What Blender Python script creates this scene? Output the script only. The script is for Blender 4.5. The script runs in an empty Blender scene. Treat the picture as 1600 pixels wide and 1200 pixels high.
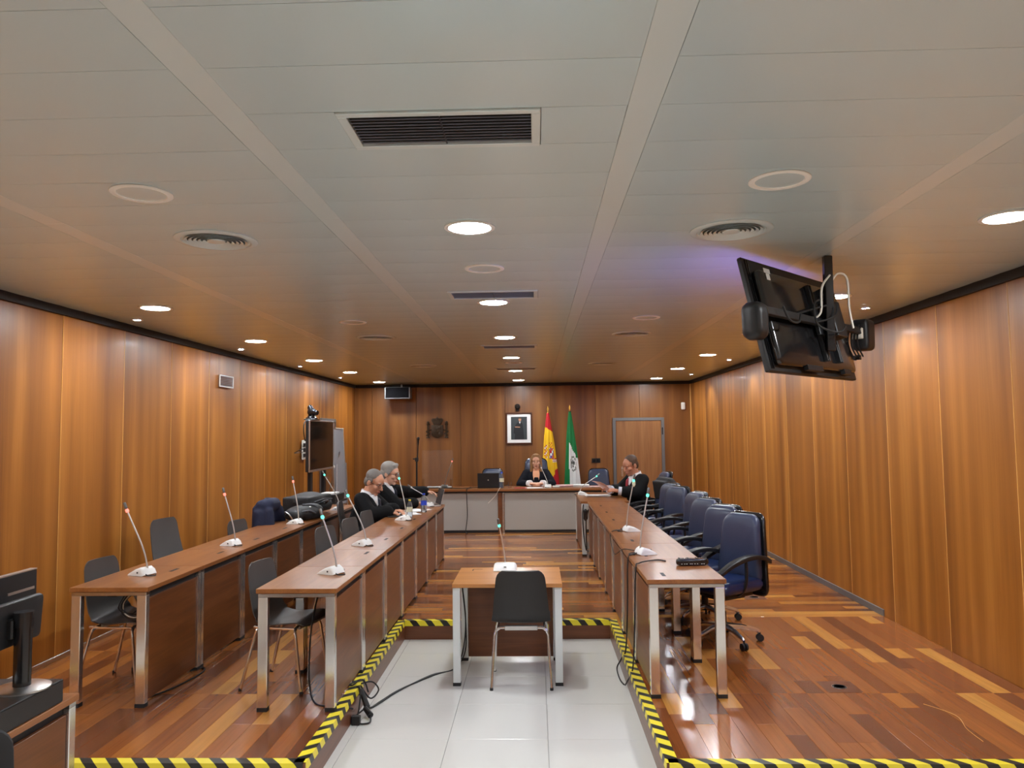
import bpy, bmesh, math, random
from mathutils import Vector, Matrix, Euler
random.seed(7)
sc = bpy.context.scene
COL = sc.collection
PI = math.pi

# ---------------------------------------------------------------- camera, world, exposure
cd = bpy.data.cameras.new('camera'); cam = bpy.data.objects.new('camera', cd); COL.objects.link(cam)
cd.sensor_width = 36.0; cd.lens = 27.0; cd.clip_end = 60
R = (Matrix.Rotation(math.atan(36/1200), 4, 'Z') @ Matrix.Rotation(PI/2 + math.atan(78/1200), 4, 'X')
     @ Matrix.Rotation(-0.0115, 4, 'Z'))
cam.matrix_world = Matrix.Translation((0, 0, 1.665)) @ R
sc.camera = cam
w = bpy.data.worlds.new('world'); sc.world = w; w.use_nodes = True
w.node_tree.nodes['Background'].inputs[0].default_value = (0.02, 0.02, 0.025, 1)
w.node_tree.nodes['Background'].inputs[1].default_value = 0.2
sc.view_settings.view_transform = 'Standard'; sc.view_settings.look = 'None'
sc.view_settings.exposure = 0.0; sc.view_settings.gamma = 1.0
sc.view_settings.use_curve_mapping = False
sc.cycles.max_bounces = 6; sc.cycles.diffuse_bounces = 4; sc.cycles.glossy_bounces = 3; sc.cycles.transmission_bounces = 6
sc.cycles.use_adaptive_sampling = True; sc.cycles.adaptive_threshold = 0.08
sc.cycles.caustics_reflective = False; sc.cycles.caustics_refractive = False
sc.cycles.sample_clamp_indirect = 6.0
DOWN_STRENGTH = 245.0          # emission of the round downlights
DOWN_COLOR = (0.93, 0.97, 1.0)
SPOT_POWER = 42.0              # small cool spots along the walls
SPOT_COLOR = (0.74, 0.84, 1.0)

# room dimensions (metres; camera stands above the origin, wooden dais top is z = 0)
XL, XR, YB, YF, ZC, ZW, ZL = -3.64, 3.095, 15.35, -2.6, 2.68, 2.62, -0.165
WX0, WX1, WY0, WY1 = -1.21, 0.65, 4.01, 7.0     # sunken tiled well, dais front edge at WY0

# ---------------------------------------------------------------- helpers
def S(r, g, b, k=1.0):
    f = lambda c: ((c/255)/12.92 if c/255 <= .04045 else ((c/255+.055)/1.055)**2.4)*k
    return (f(r), f(g), f(b), 1)

MATS = {}
def mat(name, col, rough=.5, metal=0., spec=.5, coat=0., emit=None, es=0., trans=0., alpha=1., ior=1.45, bump=0, bscale=200, sheen=0):
    m = bpy.data.materials.new(name); m.use_nodes = True; MATS[name] = m
    nt = m.node_tree; b = nt.nodes['Principled BSDF']; i = b.inputs
    i['Base Color'].default_value = col; i['Roughness'].default_value = rough; i['Metallic'].default_value = metal
    i['Specular IOR Level'].default_value = spec; i['Coat Weight'].default_value = coat; i['Coat Roughness'].default_value = .15
    i['Transmission Weight'].default_value = trans; i['Alpha'].default_value = alpha; i['IOR'].default_value = ior
    i['Sheen Weight'].default_value = sheen
    if emit: i['Emission Color'].default_value = emit; i['Emission Strength'].default_value = es
    tc = nt.nodes.new('ShaderNodeTexCoord'); n = nt.nodes.new('ShaderNodeTexNoise')
    n.inputs['Scale'].default_value = bscale; n.inputs['Detail'].default_value = 3
    nt.links.new(tc.outputs['Object'], n.inputs['Vector'])
    if bump:
        bp = nt.nodes.new('ShaderNodeBump'); bp.inputs['Strength'].default_value = bump; bp.inputs['Distance'].default_value = .01
        nt.links.new(n.outputs['Fac'], bp.inputs['Height']); nt.links.new(bp.outputs['Normal'], i['Normal'])
    return m

def wood(name, c0, c1, c2, grain='z', broad=9., along=.45, fine=130., rough=.35, coat=.2, tone=None, strips=0., fine_amt=.35):
    """procedural veneer: broad figure + fine streaks along the grain; tone = plank palette read from the face attribute 'tone'"""
    m = bpy.data.materials.new(name); m.use_nodes = True; MATS[name] = m
    nt = m.node_tree; N = nt.nodes.new; L = nt.links.new; b = nt.nodes['Principled BSDF']
    b.inputs['Roughness'].default_value = rough; b.inputs['Coat Weight'].default_value = coat; b.inputs['Coat Roughness'].default_value = .12
    tc = N('ShaderNodeTexCoord'); oi = N('ShaderNodeObjectInfo')
    ml = N('ShaderNodeMath'); ml.operation = 'MULTIPLY'; ml.inputs[1].default_value = 53.0; L(oi.outputs['Random'], ml.inputs[0])
    va = N('ShaderNodeVectorMath'); va.operation = 'ADD'
    cx = N('ShaderNodeCombineXYZ')
    for k in range(3): L(ml.outputs[0], cx.inputs[k])
    L(tc.outputs['Object'], va.inputs[0]); L(cx.outputs[0], va.inputs[1])
    ax = 'xyz'.index(grain)
    def noise(cross, al, detail, dist, src):
        mp = N('ShaderNodeMapping'); s = [cross]*3; s[ax] = al; mp.inputs['Scale'].default_value = s
        L(src, mp.inputs['Vector']); n = N('ShaderNodeTexNoise'); n.inputs['Scale'].default_value = 1.0
        n.inputs['Detail'].default_value = detail; n.inputs['Distortion'].default_value = dist
        L(mp.outputs[0], n.inputs['Vector']); return n.outputs['Fac']
    A = noise(broad, along, 3, .9, va.outputs[0]); B = noise(fine, 2.2, 3, .2, va.outputs[0])
    mx = N('ShaderNodeMix'); mx.data_type = 'FLOAT'; mx.inputs['Factor'].default_value = fine_amt
    L(A, mx.inputs['A']); L(B, mx.inputs['B'])
    fac = mx.outputs['Result']
    if strips:      # adjoining veneer leaves differ in tone
        C = noise(1/strips, .02, 0, 0, va.outputs[0])
        m2 = N('ShaderNodeMix'); m2.data_type = 'FLOAT'; m2.inputs['Factor'].default_value = .48
        L(fac, m2.inputs['A']); L(C, m2.inputs['B']); fac = m2.outputs['Result']
    rp = N('ShaderNodeValToRGB'); e = rp.color_ramp.elements
    e[0].position = .30; e[0].color = c0; e[1].position = .70; e[1].color = c2
    k = e.new(.5); k.color = c1
    L(fac, rp.inputs['Fac'])
    if tone:
        at = N('ShaderNodeAttribute'); at.attribute_name = 'tone'
        r2 = N('ShaderNodeValToRGB'); e = r2.color_ramp.elements
        e[0].position = 0; e[0].color = tone[0]; e[1].position = 1; e[1].color = tone[-1]
        for j, c in enumerate(tone[1:-1]): q = e.new((j+1)/(len(tone)-1)); q.color = c
        L(at.outputs['Fac'], r2.inputs['Fac'])
        mm = N('ShaderNodeMix'); mm.data_type = 'RGBA'; mm.blend_type = 'MULTIPLY'; mm.inputs['Factor'].default_value = 1
        L(r2.outputs[0], mm.inputs['A']); L(rp.outputs[0], mm.inputs['B']); L(mm.outputs['Result'], b.inputs['Base Color'])
    else:
        L(rp.outputs[0], b.inputs['Base Color'])
    bp = N('ShaderNodeBump'); bp.inputs['Strength'].default_value = .04; bp.inputs['Distance'].default_value = .004
    L(B, bp.inputs['Height']); L(bp.outputs[0], b.inputs['Normal'])
    return m

class MB:
    """collects shapes, then links them as ONE mesh object"""
    def __init__(s): s.v = []; s.f = []; s.m = []; s.tone = None
    def add(s, vs, fs, mat=0, M=None):
        o = len(s.v)
        s.v += [tuple(M @ Vector(p)) for p in vs] if M is not None else [tuple(p) for p in vs]
        s.f += [tuple(i+o for i in f) for f in fs]; s.m += [mat]*len(fs); return s
    def bx(s, x0, x1, y0, y1, z0, z1, mat=0, M=None):
        v = [(x, y, z) for z in (z0, z1) for y in (y0, y1) for x in (x0, x1)]
        return s.add(v, [(0,2,3,1),(4,5,7,6),(0,1,5,4),(2,6,7,3),(0,4,6,2),(1,3,7,5)], mat, M)
    def box(s, c, d, mat=0, rot=(0,0,0)):
        M = Matrix.Translation(c) @ Euler(rot).to_matrix().to_4x4()
        return s.bx(-d[0]/2, d[0]/2, -d[1]/2, d[1]/2, -d[2]/2, d[2]/2, mat, M)
    def tube(s, pts, r, n=8, mat=0, cap=True):
        P = [Vector(p) for p in pts]; k = len(P); rs = r if isinstance(r, (list, tuple)) else [r]*k
        T = [(P[min(i+1,k-1)]-P[max(i-1,0)]).normalized() for i in range(k)]
        u = T[0].orthogonal().normalized(); vs = []; fs = []
        for i in range(k):
            u = (u - T[i]*u.dot(T[i])).normalized(); w_ = T[i].cross(u)
            for j in range(n):
                a = 2*PI*j/n; vs.append(P[i] + (u*math.cos(a)+w_*math.sin(a))*rs[i])
        for i in range(k-1):
            for j in range(n):
                a, b = i*n+j, i*n+(j+1)%n; fs.append((a, b, b+n, a+n))
        if cap: fs += [tuple(range(n-1,-1,-1)), tuple(range((k-1)*n, k*n))]
        return s.add(vs, fs, mat)
    def cyl(s, p0, p1, r0, r1=None, n=16, mat=0): return s.tube([p0, p1], [r0, r0 if r1 is None else r1], n, mat)
    def lathe(s, prof, n=24, mat=0, M=None):
        vs = []; fs = []; k = len(prof)
        for r, z in prof:
            for j in range(n): a = 2*PI*j/n; vs.append((r*math.cos(a), r*math.sin(a), z))
        for i in range(k-1):
            for j in range(n): a, b = i*n+j, i*n+(j+1)%n; fs.append((a, b, b+n, a+n))
        if prof[0][0] > 1e-6: fs.append(tuple(range(n-1,-1,-1)))
        if prof[-1][0] > 1e-6: fs.append(tuple(range((k-1)*n, k*n)))
        return s.add(vs, fs, mat, M)
    def ell(s, c, r, nu=16, nv=10, mat=0, rot=(0,0,0)):
        if not isinstance(r, (tuple, list)): r = (r, r, r)
        M = Matrix.Translation(c) @ Euler(rot).to_matrix().to_4x4() @ Matrix.Diagonal((*r, 1))
        vs = [(0,0,-1)]; fs = []
        for i in range(1, nv):
            t = PI*i/nv
            for j in range(nu): a = 2*PI*j/nu; vs.append((math.sin(t)*math.cos(a), math.sin(t)*math.sin(a), -math.cos(t)))
        vs.append((0,0,1)); e = len(vs)-1
        for j in range(nu):
            fs.append((0, 1+(j+1)%nu, 1+j)); fs.append((e, e-nu+j, e-nu+(j+1)%nu))
        for i in range(nv-2):
            for j in range(nu): a, b = 1+i*nu+j, 1+i*nu+(j+1)%nu; fs.append((a, b, b+nu, a+nu))
        return s.add(vs, fs, mat, M)
    def prism(s, out, t0, t1, mat=0, M=None):
        """outline in local x,z extruded along y"""
        n = len(out); vs = [(x, t0, z) for x, z in out] + [(x, t1, z) for x, z in out]
        fs = [tuple(range(n)), tuple(range(2*n-1, n-1, -1))] + [(i, i+n, (i+1)%n+n, (i+1)%n) for i in range(n)]
        return s.add(vs, fs, mat, M)
    def slab(s, out, T, e, fn=None, mat=0, M=None, rings=(1,.75,.45,.15)):
        """cushion: outline in x,z, thickness T along y with edges rounded by e, bent by fn(x,y,z)"""
        n = len(out); cx = sum(p[0] for p in out)/n; cz = sum(p[1] for p in out)/n; vs = []; fs = []
        def sc_(k, y):
            b = len(vs)
            for x, z in out: vs.append((cx+(x-cx)*k, y, cz+(z-cz)*k))
            return b
        wd = max(p[0] for p in out)-min(p[0] for p in out)
        k1 = 1-2*e/wd*.3; k0 = 1-2*e/wd
        seq = [(k0*q, -T/2) for q in reversed(rings)] + [(k1, -T/2+e*.3), (1, -T/2+e), (1, T/2-e), (k1, T/2-e*.3)] + [(k0*q, T/2) for q in rings]
        bs = [sc_(k, y) for k, y in seq]
        for a, b in zip(bs, bs[1:]):
            for j in range(n): fs.append((a+j, b+j, b+(j+1)%n, a+(j+1)%n))
        fs.append(tuple(bs[0]+j for j in range(n))); fs.append(tuple(bs[-1]+j for j in range(n-1,-1,-1)))
        if fn: vs = [fn(*p) for p in vs]
        return s.add(vs, fs, mat, M)
    def mesh(s, name, mats, smooth=False, bevel=0., seg=1, ang=35, fix=True):
        me = bpy.data.meshes.new(name); me.from_pydata(s.v, [], s.f)
        for m_ in (mats if isinstance(mats, (list, tuple)) else [mats]): me.materials.append(MATS[m_] if isinstance(m_, str) else m_)
        me.polygons.foreach_set('material_index', s.m)
        if fix or bevel:
            bm = bmesh.new(); bm.from_mesh(me)
            if fix: bmesh.ops.recalc_face_normals(bm, faces=bm.faces)
            if bevel:
                ed = [e for e in bm.edges if len(e.link_faces) == 2 and e.calc_face_angle(0) > .6]
                bmesh.ops.bevel(bm, geom=ed, offset=bevel, segments=seg, affect='EDGES', profile=.5)
            bm.to_mesh(me); bm.free()
        if smooth:
            me.polygons.foreach_set('use_smooth', [True]*len(me.polygons)); me.set_sharp_from_angle(angle=math.radians(ang))
        if s.tone is not None:
            a = me.attributes.new('tone', 'FLOAT', 'FACE'); a.data.foreach_set('value', s.tone if isinstance(s.tone, list) else [s.tone]*len(me.polygons))
        me.update(); return me
    def build(s, name, mats, parent=None, loc=None, rz=0, **kw):
        return link(name, s.mesh(name, mats, **kw), parent, loc, rz)

def link(name, me, parent=None, loc=None, rz=0):
    o = bpy.data.objects.new(name, me); COL.objects.link(o)
    if parent is not None: o.parent = parent
    if loc is not None: o.location = loc
    if rz: o.rotation_euler = (0, 0, rz)
    return o
def tag(o, label, cat, group=None, kind=None):
    o['label'] = label; o['category'] = cat
    if group: o['group'] = group
    if kind: o['kind'] = kind
    return o
def thing(name, label, cat, loc=(0,0,0), rz=0, group=None):
    o = bpy.data.objects.new(name, None); o.empty_display_size = .1; COL.objects.link(o)
    o.location = loc; o.rotation_euler = (0, 0, rz); return tag(o, label, cat, group)
def struct(o): o['kind'] = 'structure'; return o
def copy_tree(o, parent=None):
    c = o.copy(); COL.objects.link(c); c.parent = parent
    for ch in o.children: copy_tree(ch, c)
    return c
def again(o, loc, rz, label, group=None, scale=1):
    c = copy_tree(o); c.location = loc; c.rotation_euler = (0, 0, rz); c['label'] = label; c.scale = (scale,)*3
    if group: c['group'] = group
    return c
def rrect(w0, w1, z0, z1, r, n=5):
    """rounded trapezoid: width w0 at z0, w1 at z1"""
    out = []
    for cx, cz, a0 in ((w0/2-r, z0+r, -90), (w1/2-r, z1-r, 0), (-w1/2+r, z1-r, 90), (-w0/2+r, z0+r, 180)):
        for i in range(n+1): a = math.radians(a0+90*i/n); out.append((cx+r*math.cos(a), cz+r*math.sin(a)))
    return out
def bez(p0, p1, p2, p3, n=10):
    P = [Vector(p) for p in (p0, p1, p2, p3)]
    return [P[0]*(1-t)**3+P[1]*3*t*(1-t)**2+P[2]*3*t*t*(1-t)+P[3]*t**3 for t in [i/n for i in range(n+1)]]
def smooth_path(pts, n=6):
    P = [Vector(p) for p in pts]; out = []
    for i in range(len(P)-1):
        a, b, c, d = P[max(i-1,0)], P[i], P[i+1], P[min(i+2,len(P)-1)]
        for k in range(n):
            t = k/n; out.append(.5*((2*b)+(c-a)*t+(2*a-5*b+4*c-d)*t*t+(3*b-a-3*c+d)*t**3))
    return out+[P[-1]]
ORD = ['first','second','third','fourth','fifth','sixth','seventh','eighth','ninth','tenth']

# ---------------------------------------------------------------- materials
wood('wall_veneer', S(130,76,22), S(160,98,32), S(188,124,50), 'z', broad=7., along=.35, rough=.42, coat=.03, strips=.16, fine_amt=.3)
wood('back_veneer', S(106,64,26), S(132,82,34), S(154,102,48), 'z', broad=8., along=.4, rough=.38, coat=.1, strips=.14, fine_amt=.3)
wood('door_veneer', S(128,84,48), S(148,100,58), S(164,114,68), 'z', broad=12., along=.7, rough=.38, coat=.1)
wood('desk_top', S(118,70,36), S(140,87,45), S(158,104,57), 'x', broad=12., along=1., rough=.28, coat=.12)
wood('desk_panel', S(90,50,24), S(108,61,29), S(124,74,38), 'x', broad=14., along=1.4, rough=.38, coat=.1)
wood('table_top', S(176,116,60), S(194,132,72), S(208,146,86), 'x', broad=12., along=1., rough=.28, coat=.3)
wood('riser_wood', S(84,44,24), S(102,56,30), S(118,68,38), 'x', broad=14., along=1., rough=.35, coat=.15)
wood('riser_wood_y', S(84,44,24), S(102,56,30), S(118,68,38), 'y', broad=14., along=1., rough=.35, coat=.15)
TONES = [S(88,48,26), S(110,60,30), S(136,76,35), S(154,90,40), S(174,108,48), S(206,146,68)]
W1 = (.72,.70,.68,1); W2 = (.95,.95,.95,1); W3 = (1.12,1.1,1.08,1)
wood('plank_y', W1, W2, W3, 'y', broad=16., along=1.2, rough=.22, coat=.25, tone=TONES)
wood('plank_x', W1, W2, W3, 'x', broad=16., along=1.2, rough=.22, coat=.25, tone=TONES)
mat('seam', S(226,172,96), .5); mat('dark_gap', (.012,.011,.011,1), .6); mat('subfloor', S(52,26,14), .7)
mat('tile', S(218,217,211), .16, coat=.2); mat('grout', S(176,175,170), .7)
mat('ceiling_paint', S(212,231,234), .27, spec=.6, metal=.25); mat('ceiling_band', S(220,234,234), .25, spec=.6, metal=.2)
mat('ceiling_back', (.25,.25,.24,1), .8)
mat('white_trim', S(244,242,234), .4); mat('grey_trim', S(120,120,120), .4, metal=.4)
mat('aluminium', (.62,.62,.61,1), .32, metal=1.); mat('chrome', (.84,.84,.82,1), .16, metal=.92); mat('steel', (.58,.57,.55,1), .24, metal=1.)
mat('white_metal', S(214,218,216), .35, metal=.15)
mat('black', (.012,.012,.013,1), .45); mat('black_gloss', (.01,.01,.011,1), .16, coat=.4); mat('rubber', (.016,.016,.017,1), .7)
mat('charcoal', (.022,.02,.019,1), .5, bump=.05, bscale=400); mat('charcoal_grey', S(74,70,68), .5, bump=.05, bscale=400)
mat('navy_leather', S(26,42,84), .34, bump=.05, bscale=260, coat=.15); mat('slate_leather', S(52,60,84), .36, bump=.05, bscale=260, coat=.15)
mat('grille_dark', S(40,41,48), .5); mat('grille_slat', S(120,122,134), .45); mat('grey_panel', S(168,166,160), .55)
mat('glow_white', (1,1,1,1), emit=(*DOWN_COLOR, 1), es=DOWN_STRENGTH)
mat('glow_spot', (1,1,1,1), emit=(*SPOT_COLOR, 1), es=60)
mat('led_red', (.8,.1,.08,1), emit=(1,.25,.18,1), es=1.6); mat('led_green', (.1,.8,.6,1), emit=(.15,1,.68,1), es=1.4)
mat('mic_white', S(226,226,222), .38); mat('stalk', S(196,194,188), .35, metal=.4); mat('mic_grey', S(120,118,114), .4, metal=.6)
mat('paper', S(238,238,236), .7); mat('paper_pink', S(230,196,192), .7); mat('folder_red', S(170,32,40), .5)
mat('skin', S(206,150,120), .5); mat('skin_pale', S(222,172,144), .5); mat('skin_dark', S(190,132,104), .5)
mat('lips', S(166,92,82), .45); mat('eye_white', S(226,222,214), .3); mat('eye_dark', S(40,28,22), .2)
mat('hair_grey', S(120,116,110), .55, bump=.5, bscale=160); mat('hair_lightgrey', S(150,148,142), .55, bump=.5, bscale=160)
mat('hair_brown', S(84,62,46), .55, bump=.5, bscale=160); mat('hair_blond', S(150,112,72), .5, bump=.5, bscale=160)
mat('robe', (.005,.005,.0055,1), .8, spec=.2, bump=.35, bscale=26); mat('blazer', (.006,.007,.012,1), .8, spec=.2, bump=.2, bscale=30); mat('speaker_cloth', (.006,.006,.007,1), .95, spec=.05)
mat('shirt', S(236,236,238), .7, bump=.15, bscale=40); mat('lace', S(206,210,222), .8, bump=.8, bscale=90); mat('peach', S(240,176,136), .7, bump=.15, bscale=40)
mat('tie_dark', S(26,30,46), .6); mat('tie_red', S(150,40,52), .6); mat('jacket_navy', S(24,30,56), .8, bump=.3, bscale=30)
mat('bag_black', (.014,.014,.015,1), .6, bump=.3, bscale=60); mat('bag_grey', S(84,86,90), .6)
mat('red_flag', S(190,24,36), .7); mat('yellow_flag', S(246,196,24), .7); mat('green_flag', S(14,122,62), .7); mat('white_flag', S(232,234,232), .7)
mat('violet_mark', S(110,84,150), .7); mat('grey_mark', S(132,134,126), .7); mat('black_mark', S(30,30,28), .7); mat('orange_mark', S(206,96,30), .7)
mat('bronze', S(70,54,38), .4, metal=.4); mat('brass', S(212,160,72), .28, metal=1.)
mat('frame_wood', S(82,42,20), .35, coat=.2); mat('picture_dark', S(58,64,68), .4); mat('picture_suit', S(30,32,36), .4)
mat('glass', (1,1,1,1), .03, trans=1., ior=1.45); mat('acrylic', (1,1,1,1), .02, trans=.965, ior=1.2)
mat('bottle_plastic', (.93,.97,1,1), .06, trans=.92, ior=1.2); mat('cap_yellow', S(236,206,60), .4); mat('label_blue', S(44,72,190), .4); mat('label_pale', S(226,226,196), .5)
mat('screen_off', (.006,.0055,.005,1), .08, spec=.6); mat('screen_on', (.02,.02,.04,1), .3, emit=(.30,.24,1.0,1), es=4.0)
mat('whiteboard', S(150,156,164), .3); mat('sticker', S(226,226,222), .5); mat('cable', (.012,.012,.012,1), .5); mat('cable_white', S(226,222,210), .5)
mat('connector_yellow', S(190,180,60), .5)

def tape_material():
    m = bpy.data.materials.new('hazard_stripes'); m.use_nodes = True; MATS['hazard_stripes'] = m
    nt = m.node_tree; N = nt.nodes.new; L = nt.links.new; b = nt.nodes['Principled BSDF']; b.inputs['Roughness'].default_value = .4
    uv = N('ShaderNodeUVMap'); sp = N('ShaderNodeSeparateXYZ'); L(uv.outputs[0], sp.inputs[0])
    ad = N('ShaderNodeMath'); ad.operation = 'SUBTRACT'; L(sp.outputs[0], ad.inputs[0]); L(sp.outputs[1], ad.inputs[1])
    fr = N('ShaderNodeMath'); fr.operation = 'FRACT'; L(ad.outputs[0], fr.inputs[0])
    gt = N('ShaderNodeMath'); gt.operation = 'GREATER_THAN'; gt.inputs[1].default_value = .45; L(fr.outputs[0], gt.inputs[0])
    mx = N('ShaderNodeMix'); mx.data_type = 'RGBA'; mx.inputs['A'].default_value = S(34,33,30); mx.inputs['B'].default_value = S(238,220,52)
    L(gt.outputs[0], mx.inputs['Factor']); L(mx.outputs['Result'], b.inputs['Base Color'])
tape_material()
# ================================================================ THE ROOM
# ---- wooden dais floor: planks laid lengthwise in front, crosswise behind
fb = MB()
fb.bx(XL, WX0, WY0, WY1, ZL, -.02); fb.bx(WX1, XR, WY0, WY1, ZL, -.02); fb.bx(XL, XR, WY1, YB, ZL, -.02)
floor = struct(fb.build('floor', 'subfloor'))
planks = []      # (x0,x1,y0,y1,kind,tone)
rp = random.Random(11)
def tone_pick():
    return min(1, max(0, rp.choice([.0,.1,.2,.3,.38,.45,.5,.55,.6,.65,.7,.75,.82,.9,1.0]) + rp.uniform(-.06, .06)))
def lay_long(x0, x1, y0, y1, mods):
    n = round((x1-x0)/.116); wd = (x1-x0)/n
    for i in range(n):
        ys = set(mods)
        for a, b in zip(mods, mods[1:]):
            if rp.random() < .7: ys.add(a + (b-a)*rp.choice([.25,.35,.5,.65,.75]))
        ys = sorted(ys)
        t = tone_pick()
        for a, b in zip(ys, ys[1:]):
            if rp.random() < .75: t = tone_pick()
            planks.append((x0+i*wd, x0+(i+1)*wd, a, b, 'y', .52+(t-.5)*(.72 if t < .88 else .95)))
def lay_cross(x0, x1, y0, y1):
    n = round((y1-y0)/.104); wd = (y1-y0)/n
    for i in range(n):
        x = x0; L0 = rp.uniform(.25, 1.1)
        while x < x1-1e-6:
            e = min(x+L0, x1)
            if x1-e < .2: e = x1
            planks.append((x, e, y0+i*wd, y0+(i+1)*wd, 'x', tone_pick())); x = e; L0 = rp.uniform(.5, 1.3)
lay_long(WX1, XR, WY0, 7.08, [WY0, 5.05, 6.06, 7.08])
lay_long(XL, WX0, WY0, 7.08, [WY0, 5.05, 6.06, 7.08])
lay_cross(WX0, WX1, WY1, 7.08); 
lay_cross(XL, XR, 7.08, YB)
def plank_box(mb, p, g=.0006):
    n0 = len(mb.f); x0, x1, y0, y1 = p[0]+g, p[1]-g, p[2]+g, p[3]-g; b = .0007
    vs = [(x0,y0,-.02),(x1,y0,-.02),(x1,y1,-.02),(x0,y1,-.02),(x0,y0,-b),(x1,y0,-b),(x1,y1,-b),(x0,y1,-b),(x0+b,y0+b,0),(x1-b,y0+b,0),(x1-b,y1-b,0),(x0+b,y1-b,0)]
    fs = [(0,1,5,4),(1,2,6,5),(2,3,7,6),(3,0,4,7),(4,5,9,8),(5,6,10,9),(6,7,11,10),(7,4,8,11),(8,9,10,11)]
    mb.add(vs, fs)
def visible_key(p):
    cx, cy = (p[0]+p[1])/2, (p[2]+p[3])/2
    seen = (cy > 4 and abs(cx)/cy < .72)
    return ((p[1]-p[0])*(p[3]-p[2])/cy**3 if seen else 0)
planks.sort(key=visible_key, reverse=True)
for p in planks[:298]:
    mb = MB(); cx, cy = (p[0]+p[1])/2, (p[2]+p[3])/2
    plank_box(mb, (p[0]-cx, p[1]-cx, p[2]-cy, p[3]-cy)); mb.tone = p[5]
    mb.build('plank', 'plank_'+p[4], floor, (cx, cy, 0), fix=False)
for k in 'xy':
    mb = MB(); mb.tone = []
    for p in planks[298:]:
        if p[4] == k: n0 = len(mb.f); plank_box(mb, p); mb.tone += [p[5]]*(len(mb.f)-n0)
    if mb.f: o = mb.build('planks_far', 'plank_'+k, floor, fix=False); o['kind'] = 'stuff'

# ---- tiled floor of the well and of the hall in front of the dais
tb = MB(); tb.bx(XL, XR, YF, WY0, ZL-.05, ZL-.008); tb.bx(WX0, WX1, WY0, WY1, ZL-.05, ZL-.008)
tfloor = struct(tb.build('floor_tiled', 'grout'))
def tile(x0, x1, y0, y1, cache={}):
    w_, d_ = x1-x0, y1-y0
    if w_ < .02 or d_ < .02: return
    key = (round(w_,3), round(d_,3))
    if key not in cache:
        g = .0015; b = .001
        mb = MB(); x, y = w_/2-g, d_/2-g
        vs = [(-x,-y,-.01),(x,-y,-.01),(x,y,-.01),(-x,y,-.01),(-x,-y,-b),(x,-y,-b),(x,y,-b),(-x,y,-b),(-x+b,-y+b,0),(x-b,-y+b,0),(x-b,y-b,0),(-x+b,y-b,0)]
        mb.add(vs, [(0,1,5,4),(1,2,6,5),(2,3,7,6),(3,0,4,7),(4,5,9,8),(5,6,10,9),(6,7,11,10),(7,4,8,11),(8,9,10,11)])
        cache[key] = mb.mesh('tile', 'tile', fix=False)
    link('tile', cache[key], tfloor, ((x0+x1)/2, (y0+y1)/2, ZL))
xs = [XL]+[.05+.6*k for k in range(-6, 6)]+[XR]; ys = [YF]+[5.34+.6*k for k in range(-13, 3)]+[WY1]
xs = [x for x in xs if XL <= x <= XR]; ys = [y for y in ys if YF <= y <= WY1]
for a, b in zip(xs, xs[1:]):
    for c, d in zip(ys, ys[1:]):
        if c < WY0: tile(a, b, c, min(d, WY0))
        if d > WY0 and b > WX0 and a < WX1: tile(max(a, WX0), min(b, WX1), max(c, WY0), d)

# ---- risers of the dais
def riser(name, x0, x1, y0, y1, m):
    mb = MB(); mb.bx(x0, x1, y0, y1, ZL, -.003); return struct(mb.build(name, m, bevel=.002))
riser('trim_1', WX0-.004, WX0+.012, WY0, WY1, 'riser_wood_y'); riser('trim_2', WX1-.012, WX1+.004, WY0, WY1, 'riser_wood_y')
riser('trim_3', WX0, WX1, WY1-.012, WY1+.004, 'riser_wood')
riser('trim_4', XL, WX0+.012, WY0-.012, WY0+.004, 'riser_wood'); riser('trim_5', WX1-.012, XR, WY0-.012, WY0+.004, 'riser_wood')

# ---- hazard tape folded over the step edges
def tape(a, b, inward, label, wtop=.05, wside=.045, P=.137):
    """a->b along the edge on the dais top, inward = direction on to the dais"""
    a, b, n = Vector(a), Vector(b), Vector(inward); L = (b-a).length; h = .0016
    o = -n*.0136
    prof = [(a+n*wtop+Vector((0,0,h)), 0), (a+o+Vector((0,0,h)), wtop), (a+o-Vector((0,0,wside)), wtop+wside)]
    vs, fs, uv = [], [], []
    d = b-a
    for q, t in prof: vs += [q, q+d]
    inner = [a+n*wtop, a+o*.9, a+o*.9-Vector((0,0,wside))]
    for q in inner: vs += [q+Vector((0,0,.0002)), q+d+Vector((0,0,.0002))]
    fs = [(0,1,3,2),(2,3,5,4),(6,8,9,7),(8,10,11,9),(0,6,7,1),(4,5,11,10),(0,2,8,6),(2,4,10,8),(1,7,9,3),(3,9,11,5)]
    mb = MB(); mb.add(vs, fs); me = mb.mesh('hazard_tape', 'hazard_stripes')
    ul = me.uv_layers.new(name='UVMap'); dn = d.normalized()
    for p in me.polygons:
        for li in p.loop_indices:
            v = me.vertices[me.loops[li].vertex_index].co - a
            u = v.dot(dn); t = wtop - v.dot(n) if v.z > -.02 else wtop+.01+wside
            ul.data[li].uv = (u/P, t/P*.85)
    o_ = link('hazard_tape', me); return tag(o_, label, 'tape', 'hazard tape on the step edges')
tape((WX0, WY0, 0), (WX0, WY1, 0), (-1,0,0), 'yellow and black hazard tape along the left edge of the tiled well')
tape((WX1, WY0, 0), (WX1, WY1, 0), (1,0,0), 'yellow and black hazard tape along the right edge of the tiled well')
tape((WX0, WY1, 0), (WX1, WY1, 0), (0,1,0), 'short yellow and black hazard tape behind the witness table')
tape((XL, WY0, 0), (WX0, WY0, 0), (0,1,0), 'yellow and black hazard tape at the front edge of the left wooden dais')
tape((WX1, WY0, 0), (XR, WY0, 0), (0,1,0), 'yellow and black hazard tape at the front edge of the right wooden dais')

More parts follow.
